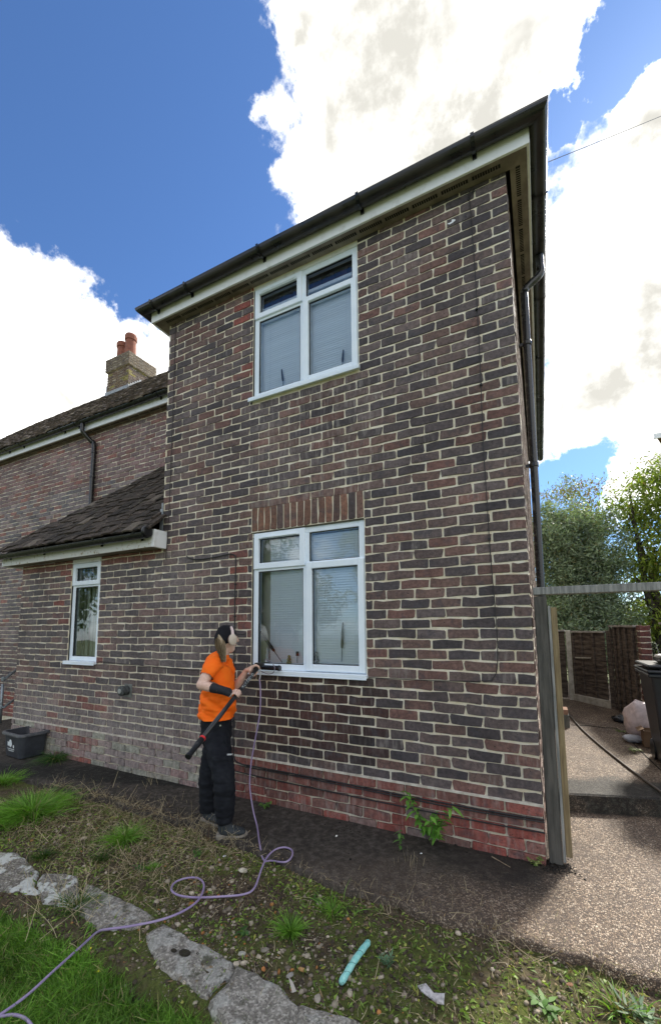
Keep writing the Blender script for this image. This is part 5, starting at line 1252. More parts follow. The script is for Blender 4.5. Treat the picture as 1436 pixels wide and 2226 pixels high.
m_ = MB(); m_.tube(smooth_path(P, 5), .010, 8); tag(m_.build('black_pipe', simple('grey_brown_pipe', (.06, .048, .04), (.10, .085, .07), 9, rough=.5), smooth=True, origin=P[0]), 'dark hose running straight across the yard path to the right', 'hose')
P = [at(u, v, 2, -.17) for u, v in ((1240, 1578), (1280, 1580), (1315, 1584), (1338, 1585), (1360, 1596), (1385, 1625), (1420, 1655), (1460, 1690))]
m_ = MB(); m_.tube([(p[0], p[1], yard_z(p[0], p[1]) + .001) for p in P], .006, 5); tag(m_.build('path_joint', M_DARK), kind='structure')
plant((1350, 1592), -.17, 4, 'low green weed in the path joint by the carrier bag', 'joint_weed', .05, .012, (.14, .18, .06), (.26, .30, .12), nleaf=50, H=.05, spread=2.0)
plant((1375, 1632), -.17, 4, 'yellow green weed in the path joint near the bin', 'joint_weed', .05, .014, (.16, .20, .06), (.28, .32, .12), nleaf=40, H=.05, spread=2.0)

# ------------------------------------------------------------------ trees
def tree(name, label, base, lobes, nleaf, L, w_, c1, c2, trunk=None, dark=.5, name2='crown', group=None, droop=-.3, limbs=7, extra=None, pe=0, clump=.13, cl=30):
    t = thing(name, label, 'tree', tuple(base), group)
    B = []; tot = sum(l[3] ** 2 for l in lobes)
    for (x, y, z, r, rz) in lobes:
        n = int(nleaf * r * r / tot); nc = max(12, n // cl)
        d = unit(rng.normal(size=(nc, 3))); rr = rng.uniform(.15, 1, nc) ** .45
        cc = np.array([x, y, z]) + d * rr[:, None] * np.array([r, r, rz]) * (1 + .22 * rng.normal(size=(nc, 1)))
        k = rng.integers(0, nc, n); B.append(cc[k] + rng.normal(size=(n, 3)) * clump * r ** .5)
    B = np.concatenate(B); n = len(B); sh = rng.uniform(.75, 1.2, n)
    c = mixcols(c1, c2, n, extra, pe) * sh[:, None]
    ribbons(name2, B, unit(rng.normal(size=(n, 3)) + np.array([0, 0, .1])), np.tile([0, 0, droop], (n, 1)), rng.uniform(.6, 1.2, n) * L, rng.uniform(.7, 1.2, n) * w_, c, M_LEAF, 2, 'leaf', parent=t)
    m_ = MB(); bx = Vector(base); tr = trunk or .12
    for i in range(limbs):
        l = lobes[i % len(lobes)]; tip = Vector((l[0], l[1], l[2])) + Vector([rd.uniform(-.5, .5) * l[3] for _ in range(3)]); mid = bx.lerp(tip, .45) + Vector((rd.uniform(-.2, .2), rd.uniform(-.2, .2), .35))
        P = smooth_path([bx + Vector((rd.uniform(-.04, .04), 0, 0)), bx.lerp(mid, .4) + Vector((0, 0, .1)), mid, tip], 5); m_.tube(P, [tr * (1 - .88 * j / (len(P) - 1)) for j in range(len(P))], 8)
        for q in range(3):
            a = P[len(P) // 2 + q * 2]; e = a + Vector([rd.uniform(-1, 1) * l[3] * .7 for _ in range(2)] + [rd.uniform(.1, .8) * l[3]]); m_.tube([a, a.lerp(e, .5) + Vector((0, 0, .05)), e], [tr * .22, tr * .12, tr * .04], 5)
    m_.build('trunk', simple('tree_bark', (.035, .028, .02), (.08, .065, .05), 14, rough=.95, bump=.01, bsc=30), t, smooth=True)
    return t
tree('olive_tree', 'dense grey green bushy tree behind the fence next to the house', (1.0, 9.4, -.5),
     [(.75, 9.2, 3.6, .80, .85), (1.25, 9.3, 3.2, .80, .9), (.5, 9.2, 2.7, .8, .9), (1.2, 9.2, 2.2, .85, .9), (.7, 9.2, 1.5, .9, .9), (1.65, 9.2, 1.6, .6, .7), (1.4, 9.1, 1.0, .7, .6), (.3, 9.0, 1.0, .7, .7), (.3, 9.2, 3.4, .5, .6), (1.45, 9.3, 2.8, .6, .6), (.9, 9, .6, 1.2, .5)], 95000, .10, .026, (.080, .115, .078), (.30, .37, .27), trunk=.06, limbs=4, droop=-.1, extra=(.16, .15, .08), pe=.1, cl=110, clump=.125)
tree('broadleaf_tree', 'tall yellow green tree with open branches at the right edge', (2.72, 9.3, -.5),
     [(2.5, 9.6, 4.2, .75, .85), (3.1, 9.6, 4.5, .9, .8), (2.2, 9.7, 3.9, .5, .6), (2.7, 9.6, 3.2, .8, .7), (3.5, 9.6, 3.5, .9, .9), (2.4, 9.6, 2.5, .6, .55), (3.2, 9.6, 2.4, .9, .7), (2.1, 9.6, 1.3, .5, .5), (2.9, 9.6, 1.2, 1.0, .5), (4.2, 9.8, 2.5, 1.2, 1.5)], 17000, .13, .045, (.10, .145, .022), (.27, .33, .055), trunk=.16, droop=-.5, extra=(.24, .17, .05), pe=.05, limbs=10, clump=.17)
tree('broadleaf_tree', 'thin reddish tipped tree top showing above the grey green one', (.9, 11.5, -.5),
     [(.3, 11.6, 4.6, .6, .8), (.9, 11.6, 5.0, .8, .75), (1.6, 11.6, 5.0, .7, .75), (1.2, 11.6, 4.0, 1.0, .8), (.1, 11.6, 3.6, .8, .8)], 7000, .09, .032, (.12, .14, .03), (.28, .28, .07), trunk=.09, droop=-.4, extra=(.20, .09, .06), pe=.3)
tree('hedge_tree', 'dark green hedge mass low behind the fence', (2.4, 13, -.5), [(x, 13 + rd.uniform(-.5, .5), rd.uniform(.6, 1.6), 1.2, 1.0) for x in (-1, 0, 1, 2, 3, 4, 5, 6, 7)], 14000, .12, .06, (.02, .035, .008), (.06, .09, .02), trunk=.1)
# trees across the garden, seen only as reflections in the window panes
for i, (x, y, h) in enumerate(((-9.5, -11, 4.6), (-6.0, -14, 5.6), (-13.5, -9, 5.0), (1.5, -16, 5.0), (-18, -6, 5.2))):
    tree('garden_tree', ['full green garden tree reflected in the lower window', 'tall garden tree beyond the lawn behind the viewer', 'spreading garden tree reflected in the lean-to window', 'distant garden tree to the right behind the viewer', 'leafy garden tree far to the left of the lawn'][i], (x, y, -.5),
         [(x + rd.uniform(-1.2, 1.2), y + rd.uniform(-1.2, 1.2), h * f, 1.5, 1.2) for f in (.45, .6, .75, .85, .6, .5)], 13000, .17, .08, (.03, .06, .012), (.10, .16, .03), trunk=.2)
# neighbouring house eave, far right
nb = thing('neighbour_house', 'corner of a neighbouring roof eave at the right edge', 'house', (9, 14, -.5)); ex, ey, ez = at(1422, 946, 1, 12.0)
m_ = MB(); m_.box(ex + 2.5, ex + 7, 12.5, 20, -.5, ez - .05); m_.build('wall', simple('far_render', (.3, .2, .15), rough=.9), nb)
m_ = MB(); m_.add([(ex, 12, ez), (ex + 8, 12, ez), (ex + 8, 16, ez + 1.5), (ex + 4.5, 16, ez + 1.5), (ex + 3.0, 20, ez), (ex + 8, 20, ez)], [(0, 1, 2, 3), (3, 2, 5, 4), (0, 3, 4), (1, 5, 2), (0, 4, 5, 1)]); m_.build('roof', simple('far_roof', (.16, .08, .05), rough=.9), nb)
m_ = MB(); m_.box(ex - .03, ex + 8, 11.95, 12.0, ez - .12, ez + .03); m_.build('fascia', M_FASCIA, nb)
# ------------------------------------------------------------------ the worker
def tubeE(mb, pts, radii, ref=(1, 0, 0), n=14, k=1):
    P = [Vector(p) for p in pts]; R_ = [(r, r) if not isinstance(r, tuple) else r for r in radii]
    if k > 1:
        Q = smooth_path(P, k); m = len(P); RR = []
        for i in range(len(Q)):
            f = i / k; j = min(int(f), m - 2); g_ = f - j; g_ = g_ * g_ * (3 - 2 * g_); RR.append(tuple(R_[j][q] + (R_[j + 1][q] - R_[j][q]) * g_ for q in (0, 1)))
        P, R_ = Q, RR
    d0 = (P[1] - P[0]).normalized(); d1 = (P[-1] - P[-2]).normalized(); rA = min(R_[0]); rB = min(R_[-1])
    pre = [(P[0] - d0 * rA * .9, tuple(x * .35 for x in R_[0])), (P[0] - d0 * rA * .6, tuple(x * .78 for x in R_[0]))]
    post_ = [(P[-1] + d1 * rB * .6, tuple(x * .78 for x in R_[-1])), (P[-1] + d1 * rB * .9, tuple(x * .35 for x in R_[-1]))]
    S = pre + list(zip(P, R_)) + post_; V = []; m = len(S); ref = Vector(ref)
    for i, (p, r) in enumerate(S):
        d = (S[min(i + 1, m - 1)][0] - S[max(i - 1, 0)][0]).normalized(); a = (ref - d * ref.dot(d)); a = a.normalized() if a.length > 1e-4 else d.orthogonal().normalized(); b = d.cross(a)
        for q in range(n): t_ = 2 * math.pi * q / n; V.append(p + a * math.cos(t_) * r[0] + b * math.sin(t_) * r[1])
    Fc = [(i * n + q, i * n + (q + 1) % n, (i + 1) * n + (q + 1) % n, (i + 1) * n + q) for i in range(m - 1) for q in range(n)] + [tuple(range(n))[::-1], tuple((m - 1) * n + q for q in range(n))]
    mb.add(V, Fc)
def remeshed(name, mb, voxel, mat, parent, it=4, disp=None, cut=None):
    me = bpy.data.meshes.new('tmp'); me.from_pydata(mb.V, [], mb.F); o = bpy.data.objects.new('tmp', me); COL.objects.link(o)
    r = o.modifiers.new('r', 'REMESH'); r.mode = 'VOXEL'; r.voxel_size = voxel; s = o.modifiers.new('s', 'SMOOTH'); s.factor = .5; s.iterations = it
    bpy.context.view_layer.update(); dg = bpy.context.evaluated_depsgraph_get(); m2 = bpy.data.meshes.new_from_object(o.evaluated_get(dg)); bpy.data.objects.remove(o); m2.name = name
    n = len(m2.vertices); V = np.empty(n * 3, np.float32); m2.vertices.foreach_get('co', V); V = V.reshape(-1, 3)
    if disp:
        N = np.empty(n * 3, np.float32); m2.vertices.foreach_get('normal', N); N = N.reshape(-1, 3)
        V = V + N * np.array([disp(Vector(v), Vector(nn)) for v, nn in zip(V.tolist(), N.tolist())], np.float32)[:, None]
    base = np.array(ORI[parent.name], np.float32); m2.vertices.foreach_set('co', (V - base).ravel())
    if cut:
        bm = bmesh.new(); bm.from_mesh(m2); bmesh.ops.delete(bm, geom=[v for v in bm.verts if cut(v.co + Vector(base.tolist()))], context='VERTS'); bm.to_mesh(m2); bm.free()
    m2.update(); o = link(name, m2, mat, parent, smooth=True); ORI[o.name] = ORI[parent.name]; return o
def ik(a, b, l1, l2, pole):
    a, b = Vector(a), Vector(b); d = b - a; L = min(d.length, l1 + l2 - .002); u = d.normalized(); x = (l1 * l1 - l2 * l2 + L * L) / (2 * L); h = math.sqrt(max(l1 * l1 - x * x, 0)); p = Vector(pole); p = (p - u * p.dot(u)).normalized(); return a + u * x + p * h

T_ = Vector(at(561, 1450, 1, -.17)); B_ = Vector(at(408, 1646, 1, -1.18)); PD = (T_ - B_).normalized()
def on_pole(u):
    lo, hi = 0.0, 1.0
    for _ in range(40):
        m = (lo + hi) / 2
        if px_of(np.array(B_.lerp(T_, m)))[0] < u: lo = m
        else: hi = m
    return B_.lerp(T_, lo)
PR = .0155
def person():
    G = -.362; cy0 = -.44
    t = thing('person', 'person in orange t-shirt, black cap and headphones holding a black pole at the window', 'person', (-2.13, -.55, G))
    V3 = Vector
    def A(u, v, y): return V3(at(u, v, 1, y))
    F = V3((.80, .60, 0)).normalized(); Lf = V3((-F.y, F.x, 0))
    HF = V3((.42, .91, 0)).normalized(); HL = V3((-HF.y, HF.x, 0))
    hipc = A(470, 1590, cy0); waist = A(473, 1545, cy0); chest = A(474, 1478, cy0); upper = A(470, 1443, cy0); neckb = A(483, 1424, cy0 + .01); headc = A(491, 1389, cy0 + .02)
    shR = A(465, 1446, cy0) - Lf * .155; shR = A(463, 1447, shR.y); shL = A(488, 1446, cy0) + Lf * .14
    # hands on the pole
    gR = on_pole(514); gL = on_pole(553)
    body = MB()
    up = V3((0, 0, 1))
    def hand(g, oside, wrist, flip, mb, spread=.0185):
        o = V3(oside); o = (o - PD * o.dot(PD)).normalized(); w = PD.cross(o) * flip; r0 = PR + .010
        def pt(s_, ang, rr): a = math.radians(ang); return g + PD * s_ + (o * math.cos(a) + w * math.sin(a)) * rr
        ln = [165, 195, 190, 150]
        for i in range(4):
            s_ = (1.5 - i) * spread; L = ln[i]
            tubeE(mb, [pt(s_, -8, r0 + .008), pt(s_, 38, r0 + .004), pt(s_ * .98, 85, r0), pt(s_ * .96, 85 + (L - 85) * .5, r0 - .001), pt(s_ * .94, L, r0 - .002)], [.0095, .0092, .0085, .0078, .0068], n=8)
        palm = g + o * (r0 + .012)
        tubeE(mb, [pt(.031, -12, r0 + .010), pt(0.0, -18, r0 + .013), pt(-.031, -12, r0 + .010)], [(.016, .012)] * 3, ref=tuple(w), n=10)
        wr = V3(wrist); back = pt(0, -25, r0 + .018)
        tubeE(mb, [wr, wr.lerp(back, .55), back], [(.026, .018), (.034, .015), (.036, .014)], ref=tuple(PD), n=12)
        th0 = wr.lerp(back, .6) + PD * .024
        tubeE(mb, [th0, pt(.045, -60, r0 + .012), pt(.050, -105, r0 + .004), pt(.047, -145, r0)], [.0125, .0105, .0095, .0078], n=8)
        return wr
    wristR = A(485, 1501, min(gR.y - .05, -.625)); wristL = A(536, 1457, gL.y - .02)
    oR = (wristR - gR); oL = (wristL - gL) + up * .035
    elR = A(437, 1489, shR.y - .11)
    elL = ik(shL, wristL, .25, .235, (-.1, .2, -1.0))
    hand(gR, oR, wristR, 1, body); hand(gL, oL, wristL, -1, body)
    tubeE(body, [shR, shR.lerp(elR, .5), elR], [.050, .043, .036], k=3); tubeE(body, [elR, elR.lerp(wristR, .35), wristR], [.037, .036, .023], k=3)
    tubeE(body, [shL, shL.lerp(elL, .5), elL], [.048, .041, .034], k=3); tubeE(body, [elL, elL.lerp(wristL, .35), wristL], [.034, .034, .022], k=3)
    # trunk, neck, legs under the clothes
    fr = tuple(F)
    tubeE(body, [hipc, waist, chest, upper, upper.lerp(neckb, .6)], [(.085, .11), (.09, .105), (.09, .12), (.070, .115), (.05, .07)], ref=fr, k=4, n=18)
    tubeE(body, [upper, neckb, headc - up * .05], [(.052, .055), (.047, .05), (.046, .05)], ref=tuple(HF), k=3)
    hR = hipc - Lf * .075 + V3((0, 0, -.03)); hL_ = hipc + Lf * .075 + V3((0, 0, -.03))
    kR = A(487, 1690, -.60); aR = A(489, 1785, -.60); kL = A(453, 1690, -.47); aL = A(453, 1780, -.47)
    for h, k_, a_ in ((hR, kR, aR), (hL_, kL, aL)): tubeE(body, [h, k_, a_], [.075, .05, .036], k=4)
    # head: skull, jaw, nose, ears
    hu = up; hc = headc
    tubeE(body, [hc - hu * .02 + HF * .0, hc + hu * .03], [(.085, .069), (.083, .068)], ref=tuple(HF), n=20)
    tubeE(body, [hc + HF * .02 - hu * .03, hc + HF * .038 - hu * .075], [(.066, .060), (.042, .042)], ref=tuple(HF), n=16)
    tubeE(body, [hc + HF * .088 + hu * .018, hc + HF * .104 - hu * .016], [.009, .014], n=8)
    tubeE(body, [hc + HF * .078 - hu * .048 + HL * .02, hc + HF * .086 - hu * .048, hc + HF * .078 - hu * .048 - HL * .02], [.006, .008, .006], n=8)
    for s_ in (-1, 1):
        tubeE(body, [hc + HL * s_ * .077 + hu * .015, hc + HL * s_ * .079 - hu * .02], [(.018, .008), (.012, .007)], ref=tuple(HF), n=10)
        tubeE(body, [hc + HF * .074 + HL * s_ * .030 + hu * .012, hc + HF * .075 + HL * s_ * .034 + hu * .012], [.012, .012], n=8)
    remeshed('body', body, .0048, M_SKIN, t, it=3)
    e_ = MB()
    # ---- t-shirt
    def fold(amp, sx, sz, seed): return lambda v, n_: amp * (mnoise.noise(V3((v.x * sx, v.y * sx, v.z * sz + seed))) + .5 * mnoise.noise(V3((v.x * sx * 2.3, v.y * sx * 2.3, v.z * sz * 2.6 + seed))))
    sh = MB(); hem = A(470, 1556, cy0); belly = A(475, 1522, cy0)
    tubeE(sh, [hem + up * .03, belly, chest, upper - up * .005, neckb - up * .015], [(.142, .150), (.141, .146), (.122, .136), (.094, .136), (.062, .070)], ref=fr, k=5, n=24)
    tubeE(sh, [hem - up * .015, hem + up * .03], [(.146, .164), (.143, .160)], ref=fr, n=24)
    tubeE(sh, [upper - Lf * .06, shR + up * .004, shR.lerp(elR, .50)], [.072, (.066, .062), (.066, .056)], k=4, n=16); tubeE(sh, [upper + Lf * .05, shL, shL.lerp(elL, .48)], [.070, .060, .055], k=4, n=16)
    hz = hem.z - .012; fd = fold(.010, 9, 24, 3)
    cR = shR.lerp(elR, .56); dR = (elR - shR).normalized()
    ms = simple('orange_cotton', (1.0, .185, .012), (1.0, .155, .008), 20, rough=.75, bump=.001, bsc=300, spec=.2)
    def shirt_disp(v, n_):
        low = max(0, min(1, (chest.z - v.z) / .25)); return fd(v, n_) * (.5 + low) + (.003 + .006 * low) * math.sin(v.z * 58 + v.x * 34 + 7 * mnoise.noise(v * 4.5))
    so_ = remeshed('t_shirt', sh, .007, ms, t, it=4, disp=shirt_disp, cut=lambda v: v.z < hz or (v - cR).dot(dR) > 0 and (v - cR).length < .12 or v.z > neckb.z + .002 and (v - neckb).length < .052)
    # ---- trousers
    tr = MB()
    tubeE(tr, [hipc - up * .03, hipc + up * .04, waist - up * .01], [(.126, .144), (.122, .138), (.108, .126)], ref=fr, k=3, n=24)
    # right (near) leg
    def leg(h, k_, a_, w0, w1, w2): tubeE(tr, [h, h.lerp(k_, .45), k_, k_.lerp(a_, .5), a_ + up * .0], [w0, (w0[0] * .95, w0[1] * .93), w1, (w1[0] * .97, w1[1]), w2], ref=fr, k=5, n=18)
    leg(hR + F * .012, kR, aR + up * .02, (.098, .084), (.080, .069), (.066, .056)); leg(hL_, kL, aL + up * .02, (.092, .082), (.073, .067), (.063, .054))
    # cargo pocket and hammer loop bulges
    pk = hR.lerp(kR, .62) - Lf * .070; tubeE(tr, [pk + up * .055, pk - up * .055], [(.055, .018), (.058, .020)], ref=fr, n=12)
    def tro(v, n_):
        z = v.z; f1 = max(0, 1 - abs(z - kR.z) / .16); f2 = max(0, 1 - abs(z - (aR.z + .05)) / .16); f3 = max(0, 1 - abs(z - hipc.z + .12) / .14)
        w_ = math.sin(z * 80 + v.x * 40 + 11 * mnoise.noise(v * 4)) ; return fd(v, n_) * .8 + w_ * .55 * (.0035 * f1 + .0050 * f2 + .0030 * f3) + .004 * mnoise.noise(v * 22)
    mt = simple('black_work_trousers', (.008, .009, .013), (.014, .016, .021), 14, rough=.85, bump=.001, bsc=300, spec=.2)
    remeshed('trousers', tr, .0075, mt, t, it=3, disp=tro, cut=lambda v: v.z < G + .075)
    q = MB(); lp = hR - Lf * .105 + up * .045; c0 = lp + F * .085
    q.tube(smooth_path([c0, c0 + F * .006 - up * .06 - Lf * .006, c0 + F * .028 - up * .13 - Lf * .006, c0 + F * .055 - up * .155], 5), .006, 6); q.build('tool_loop', mt, t, smooth=True)
    b = A(479, 1577, hR.y - .125); q = MB(); q.lathe(b, [(.006, 0), (.006, .004)], 10, tuple(-Lf)); q.build('rivet', simple('steel', (.6, .62, .6), rough=.3, metal=.8), t)
    b = A(499, 1640, hR.y - .10); q = MB(); q.obox(b, F * .018, -Lf * .002, up * .005); q.build('pocket_tab', simple('pale_tab', (.6, .62, .64), (.3, .32, .34), 200, rough=.6), t)
    # ---- boots
    MSO = simple('brown_grey_sole', (.30, .27, .23), (.2, .18, .15), 30, rough=.85); MBO = simple('dark_boot', (.020, .026, .030), (.035, .04, .045), 30, rough=.75)
    def boot(ank, toe, label=None):
        d = V3((toe.x - ank.x, toe.y - ank.y, 0)).normalized(); s_ = V3((-d.y, d.x, 0)); heel = V3((ank.x, ank.y, G)) - d * .055; L = (V3((toe.x, toe.y, G)) - heel).length
        u = MB(); tubeE(u, [heel + d * .05 + up * .05, heel + d * L * .45 + up * .045, heel + d * L * .72 + up * .038, heel + d * (L - .035) + up * .034], [(.040, .042), (.046, .036), (.046, .028), (.036, .022)], ref=tuple(s_), k=4, n=16)
        tubeE(u, [V3((ank.x, ank.y, G + .05)), V3((ank.x, ank.y, G + .12))], [(.040, .050), (.042, .052)], ref=tuple(s_), n=14)
        up_ = remeshed('boot', u, .006, MBO, t, it=3)
        so2 = MB(); V = []; N_ = 26; prof = [(0, .030), (.12, .036), (.35, .034), (.6, .044), (.82, .044), (.95, .028), (1, .006)]
        def wd(f):
            for (a, x), (b_, y) in zip(prof, prof[1:]):
                if f <= b_: return x + (y - x) * (f - a) / (b_ - a)
            return .006
        pts = [(f, wd(f)) for f in np.linspace(0, 1, 14)]; out = [(f, w_) for f, w_ in pts] + [(f, -w_) for f, w_ in pts[::-1]]
        for z, e2 in ((G - .004, .0), (G + .012, .004), (G + .024, .003)):
            for f, w_ in out: V.append(heel + d * L * f * 1.0 + s_ * (w_ + math.copysign(e2, w_)) + V3((0, 0, z - heel.z + (.010 * max(0, f - .8) * 5 if z < G + .02 else .006 * max(0, f - .8) * 5) + (.008 if f < .25 and z > G else 0))))
        n = len(out); so2.add(V, [tuple(range(n))[::-1], tuple(2 * n + i for i in range(n))] + [(r * n + i, r * n + (i + 1) % n, (r + 1) * n + (i + 1) % n, (r + 1) * n + i) for r in range(2) for i in range(n)]); so2.build('sole', MSO, up_)
        la = MB()
        for i in range(4): c = heel + d * (L * (.42 + .10 * i)) + up * (.082 - .009 * i); la.tube([c - s_ * .020, c + up * .004, c + s_ * .020], .0028, 5)
        la.build('laces', simple('pale_laces', (.45, .46, .44), rough=.8), up_)
    tR = V3(at(538, 1818, 2, G)); tL = V3((aL.x + .20, aL.y - .01, G)); boot(V3((aR.x, aR.y, G)), V3((tR.x, tR.y, G))); boot(V3((aL.x, aL.y, G)), tL)
    # ---- cap (worn backwards), hair, headphones
    cp = MB(); tubeE(cp, [hc + hu * .012, hc + hu * .050], [(.094, .077), (.080, .066)], ref=tuple(HF), n=24); tubeE(cp, [hc - HF * .035 - hu * .012, hc - HF * .015 + hu * .02], [(.060, .072), (.070, .074)], ref=tuple(HF), n=20)
    remeshed('cap', cp, .005, simple('black_cap', (.010, .010, .014), rough=.85, spec=.2), t, it=4, disp=lambda v, n_: .003 + .002 * mnoise.noise(v * 30), cut=lambda v: v.z < hc.z - .050 or (v - hc).dot(HF) > .055 and v.z < hc.z + .028)
    q = MB(); bc = hc + HF * .085 + hu * .034; q.obox(bc + HF * .025, HF * .034, HL * .055, hu * .003); q.build('peak', M_BLACKP, t, bevel=.002)
    MHA = attr_mat('fair_hair', .55, .4, 120, .001); root = A(478, 1382, hc.y - .060); 
    n = 420; P0 = []; W_ = []; CC = []; Vv = []; Ff = []
    hb = MB(); mid = A(479, 1403, hc.y - .080); tip = A(486, 1430, hc.y - .09); tubeE(hb, [root, mid, tip], [(.034, .026), (.044, .028), (.020, .014)], ref=tuple(HL), k=4)
    remeshed('hair', hb, .005, simple('fair_hair_core', (.42, .33, .22), (.26, .20, .13), 40, rough=.7), t, it=3)
    for i in range(n):
        a = rd.uniform(0, 6.28); o = HL * math.cos(a) + HF * math.sin(a) * .8; s0 = root + o * .028 + V3((0, 0, rd.uniform(-.006, .008))); s1 = mid + o * rd.uniform(.034, .050) + V3((0, 0, rd.uniform(-.01, .01))); f = rd.random(); s2 = tip + o * rd.uniform(.006, .026) + V3((0, 0, rd.uniform(-.035, .02)))
        P = smooth_path([s0, s1, s2], 4); b0 = len(Vv); wv = HL.cross(hu) * .0014 + HL * .0014
        for p in P: Vv += [tuple(p - wv), tuple(p + wv)]
        Ff += [(b0 + 2 * j, b0 + 2 * j + 1, b0 + 2 * j + 3, b0 + 2 * j + 2) for j in range(len(P) - 1)]; c = lerp((.16, .12, .07), (.66, .54, .36), rd.random() ** 1.1); CC += [(*c, 1)] * (2 * len(P))
    raw('ponytail', Vv, Ff, MHA, t, cols=np.array(CC))
    MPK = simple('pale_pink_band', (.72, .58, .56), rough=.45); MCU = simple('cream_ear_cup', (.58, .50, .42), (.50, .42, .35), 8, rough=.35, spec=.6)
    hp = MB(); P = []
    for i in range(17):
        a = math.radians(-8 + 196 * i / 16); P.append(hc + HF * (.012 + .014 * math.sin(a)) + HL * (-.094 * math.cos(a)) + hu * (.014 + .090 * math.sin(a)))
    prev = None
    for i in range(16): p, q_ = P[i], P[i + 1]; d = (q_ - p); nn = d.normalized().cross(HF); hp.obox((p + q_) / 2, d * .54, HF * .011, nn * .0035)
    ph = hp.build('headphone_band', MPK, t, smooth=False)
    for s_ in (-1, 1):
        c = hc + HL * s_ * .070 + HF * .012 - hu * .004; hp = MB(); prof = [(.018, 0), (.030, .002), (.036, .010), (.037, .022), (.035, .028)]; nC = 22; V = []
        for r_, h_ in prof:
            for k_ in range(nC): a = 2 * math.pi * k_ / nC; V.append(c + HL * s_ * h_ + HF * math.cos(a) * r_ * .86 + hu * math.sin(a) * r_ * 1.15)
        Fc = [(i * nC + k_, i * nC + (k_ + 1) % nC, (i + 1) * nC + (k_ + 1) % nC, (i + 1) * nC + k_) for i in range(4) for k_ in range(nC)] + [tuple(4 * nC + k_ for k_ in range(nC))]
        hp.add(V, Fc); cu = hp.build('ear_cushion', simple('tan_cushion', (.34, .20, .14), rough=.6), t, smooth=True)
        hp = MB(); V = []
        for r_, h_ in [(.036, .024), (.040, .028), (.041, .036), (.038, .042), (.028, .045), (.002, .046)]:
            for k_ in range(nC): a = 2 * math.pi * k_ / nC; V.append(c + HL * s_ * h_ + HF * math.cos(a) * r_ * .86 + hu * math.sin(a) * r_ * 1.15)
        hp.add(V, [(i * nC + k_, i * nC + (k_ + 1) % nC, (i + 1) * nC + (k_ + 1) % nC, (i + 1) * nC + k_) for i in range(5) for k_ in range(nC)]); hp.build('ear_cup', MCU, t, smooth=True)
    # ---- wrist brace
    br = MB(); d = (gR - wristR).normalized(); tubeE(br, [elR.lerp(wristR, .52), wristR, wristR + d * .045], [.037, .031, (.040, .026)], ref=tuple(PD), k=3, n=16)
    remeshed('wrist_brace', br, .005, simple('black_brace', (.010, .012, .018), rough=.8), t, it=2, disp=lambda v, n_: .001 * mnoise.noise(v * 60))
    q = MB(); w0 = elR.lerp(wristR, .75) + V3((0, -.03, -.004)); q.obox(w0, (wristR - elR).normalized() * .02, up * .0016, V3((0, .004, 0))); q.build('brace_strap', simple('tan_strap', (.45, .32, .22), rough=.7), t)
    r_ = MB(); c = gL + V3((0, 0, 0)); 
person()

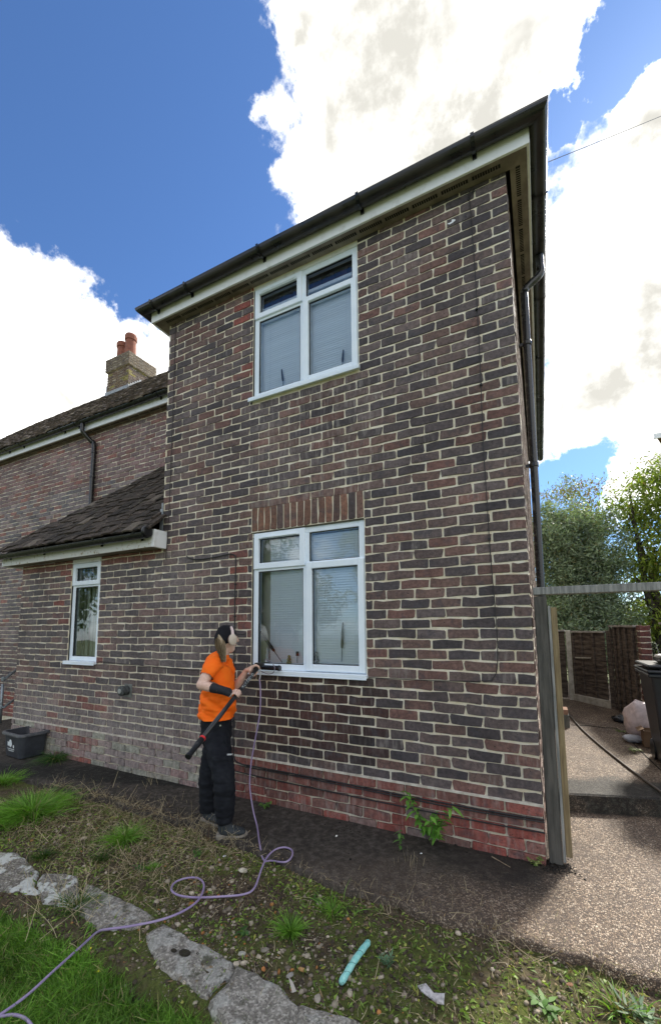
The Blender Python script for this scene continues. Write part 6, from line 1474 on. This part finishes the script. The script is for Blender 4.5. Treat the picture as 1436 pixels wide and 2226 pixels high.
def pole():
    t = thing('cleaning_pole', 'long black pole with a red ring, its brush head on the lower window sill', 'cleaning pole', tuple(B_))
    MP = simple('black_carbon', (.014, .015, .018), rough=.32); m_ = MB(); m_.tube([B_ + PD * .10, T_ - PD * .04], PR, 16); m_.build('shaft', MP, t, smooth=True)
    m_ = MB(); m_.lathe(B_, [(.016, 0), (.020, .002), (.020, .018), (.0165, .022), (.0175, .10), (.0195, .115), (.0195, .165), (PR, .17)], 16, tuple(PD)); m_.build('end_cap', M_BLACKP, t, smooth=False)
    m_ = MB(); m_.lathe(B_ + PD * .166, [(.0165, 0), (.0205, .001), (.0205, .016), (.0165, .017)], 16, tuple(PD)); m_.build('red_ring', simple('red_plastic', (.62, .03, .035), rough=.4), t)
    m_ = MB(); c = on_pole(534); m_.lathe(gR2 + PD * .05, [(PR, 0), (PR + .003, .002), (PR + .003, .03), (PR, .032)], 16, tuple(PD)); m_.build('clamp', M_BLACKP, t)
    # lettering along the shaft, facing the viewer
    view = (Vector(CAM.tolist()) - c).normalized(); n = (view - PD * view.dot(PD)).normalized(); n = (n + (PD.cross(n)) * .25).normalized()
    a = on_pole(521); b = on_pole(548); L = (b - a).length; X = PD; Y = n.cross(PD)
    cu = bpy.data.curves.new('lettering', 'FONT'); cu.body = 'SIMAX GECKO'; cu.size = 1; cu.align_x = 'LEFT'; cu.extrude = 0; tmp = bpy.data.objects.new('tmp', cu); COL.objects.link(tmp); bpy.context.view_layer.update()
    me = bpy.data.meshes.new_from_object(tmp.evaluated_get(bpy.context.evaluated_depsgraph_get())); bpy.data.objects.remove(tmp)
    xs = [v.co.x for v in me.vertices]; w_ = max(xs) - min(xs); hgt = .026; ys = [v.co.y for v in me.vertices]; hh = max(ys) - min(ys)
    base = Vector(ORI[t.name])
    for v in me.vertices:
        ang = ((v.co.y - min(ys)) / hh - .5) * hgt / PR; v.co = a + X * ((v.co.x - min(xs)) / w_ * L) + (n * math.cos(ang) + Y * math.sin(ang)) * (PR + .0006) - base
    o = link('lettering', me, simple('white_letters', (.72, .78, .80), rough=.5), t)
    # head: block, angled joint and brush bar resting on the sill
    m_ = MB(); j = T_ + Vector((.012, .01, .010)); m_.tube([T_ - PD * .05, T_, j], [.019, .021, .018], 12); m_.obox(j + Vector((-.005, .0, .012)), (.035, .008, .0), (-.004, .022, 0), (0, 0, .014)); m_.obox(j + Vector((-.032, .0, -.004)), (.012, .0, .010), (0, .016, 0), (-.008, 0, .014)); m_.build('joint', M_BLACKP, t, bevel=.003)
    e0 = Vector(at(549, 1446, 1, -.085)); e1 = Vector(at(609, 1451, 1, -.085)); e0.z = e1.z = .768 + .030
    m_ = MB(); d = (e1 - e0); m_.lathe(e0, [(.020, 0), (.024, .004), (.024, .02), (.021, .024), (.021, d.length - .024), (.024, d.length - .02), (.024, d.length - .004), (.020, d.length)], 16, tuple(d)); m_.build('brush_roller', simple('black_roller', (.012, .013, .016), rough=.25), t)
    m_ = MB()
    for i in range(60): f = (i + .5) / 60; p = e0.lerp(e1, f); m_.obox(p + Vector((0, .016, -.014)), (.0012, 0, 0), (0, .012, -.008), (0, .001, .002))
    m_.build('bristles', simple('pale_bristle', (.10, .11, .13), rough=.8), t)
    m_ = MB(); s_ = Vector(at(566, 1462, 1, -.15)); s1 = Vector(at(564, 1480, 1, -.165)); m_.tube([s_ + Vector((0, 0, .03)), s_, s1], [.004, .0065, .0065], 8); m_.build('valve', simple('clear_valve', (.6, .63, .66), rough=.3), t, smooth=True)
    m_ = MB(); m_.tube([s1, Vector(at(564, 1487, 1, -.168))], [.008, .0065], 8); m_.build('connector', M_BLACKP, t)
    P = [Vector(at(u, v, 1, y)) for u, v, y in ((574, 1434, -.14), (583, 1436, -.15), (592, 1442, -.15), (597, 1452, -.14), (594, 1462, -.14), (584, 1465, -.15), (573, 1462, -.15), (566, 1458, -.15))]
    m_ = MB(); m_.tube(smooth_path(P, 6), .0035, 7); m_.build('jet_hose', simple('grey_tube', (.20, .19, .24), rough=.4), t, smooth=True)
gR2 = on_pole(514)
pole()
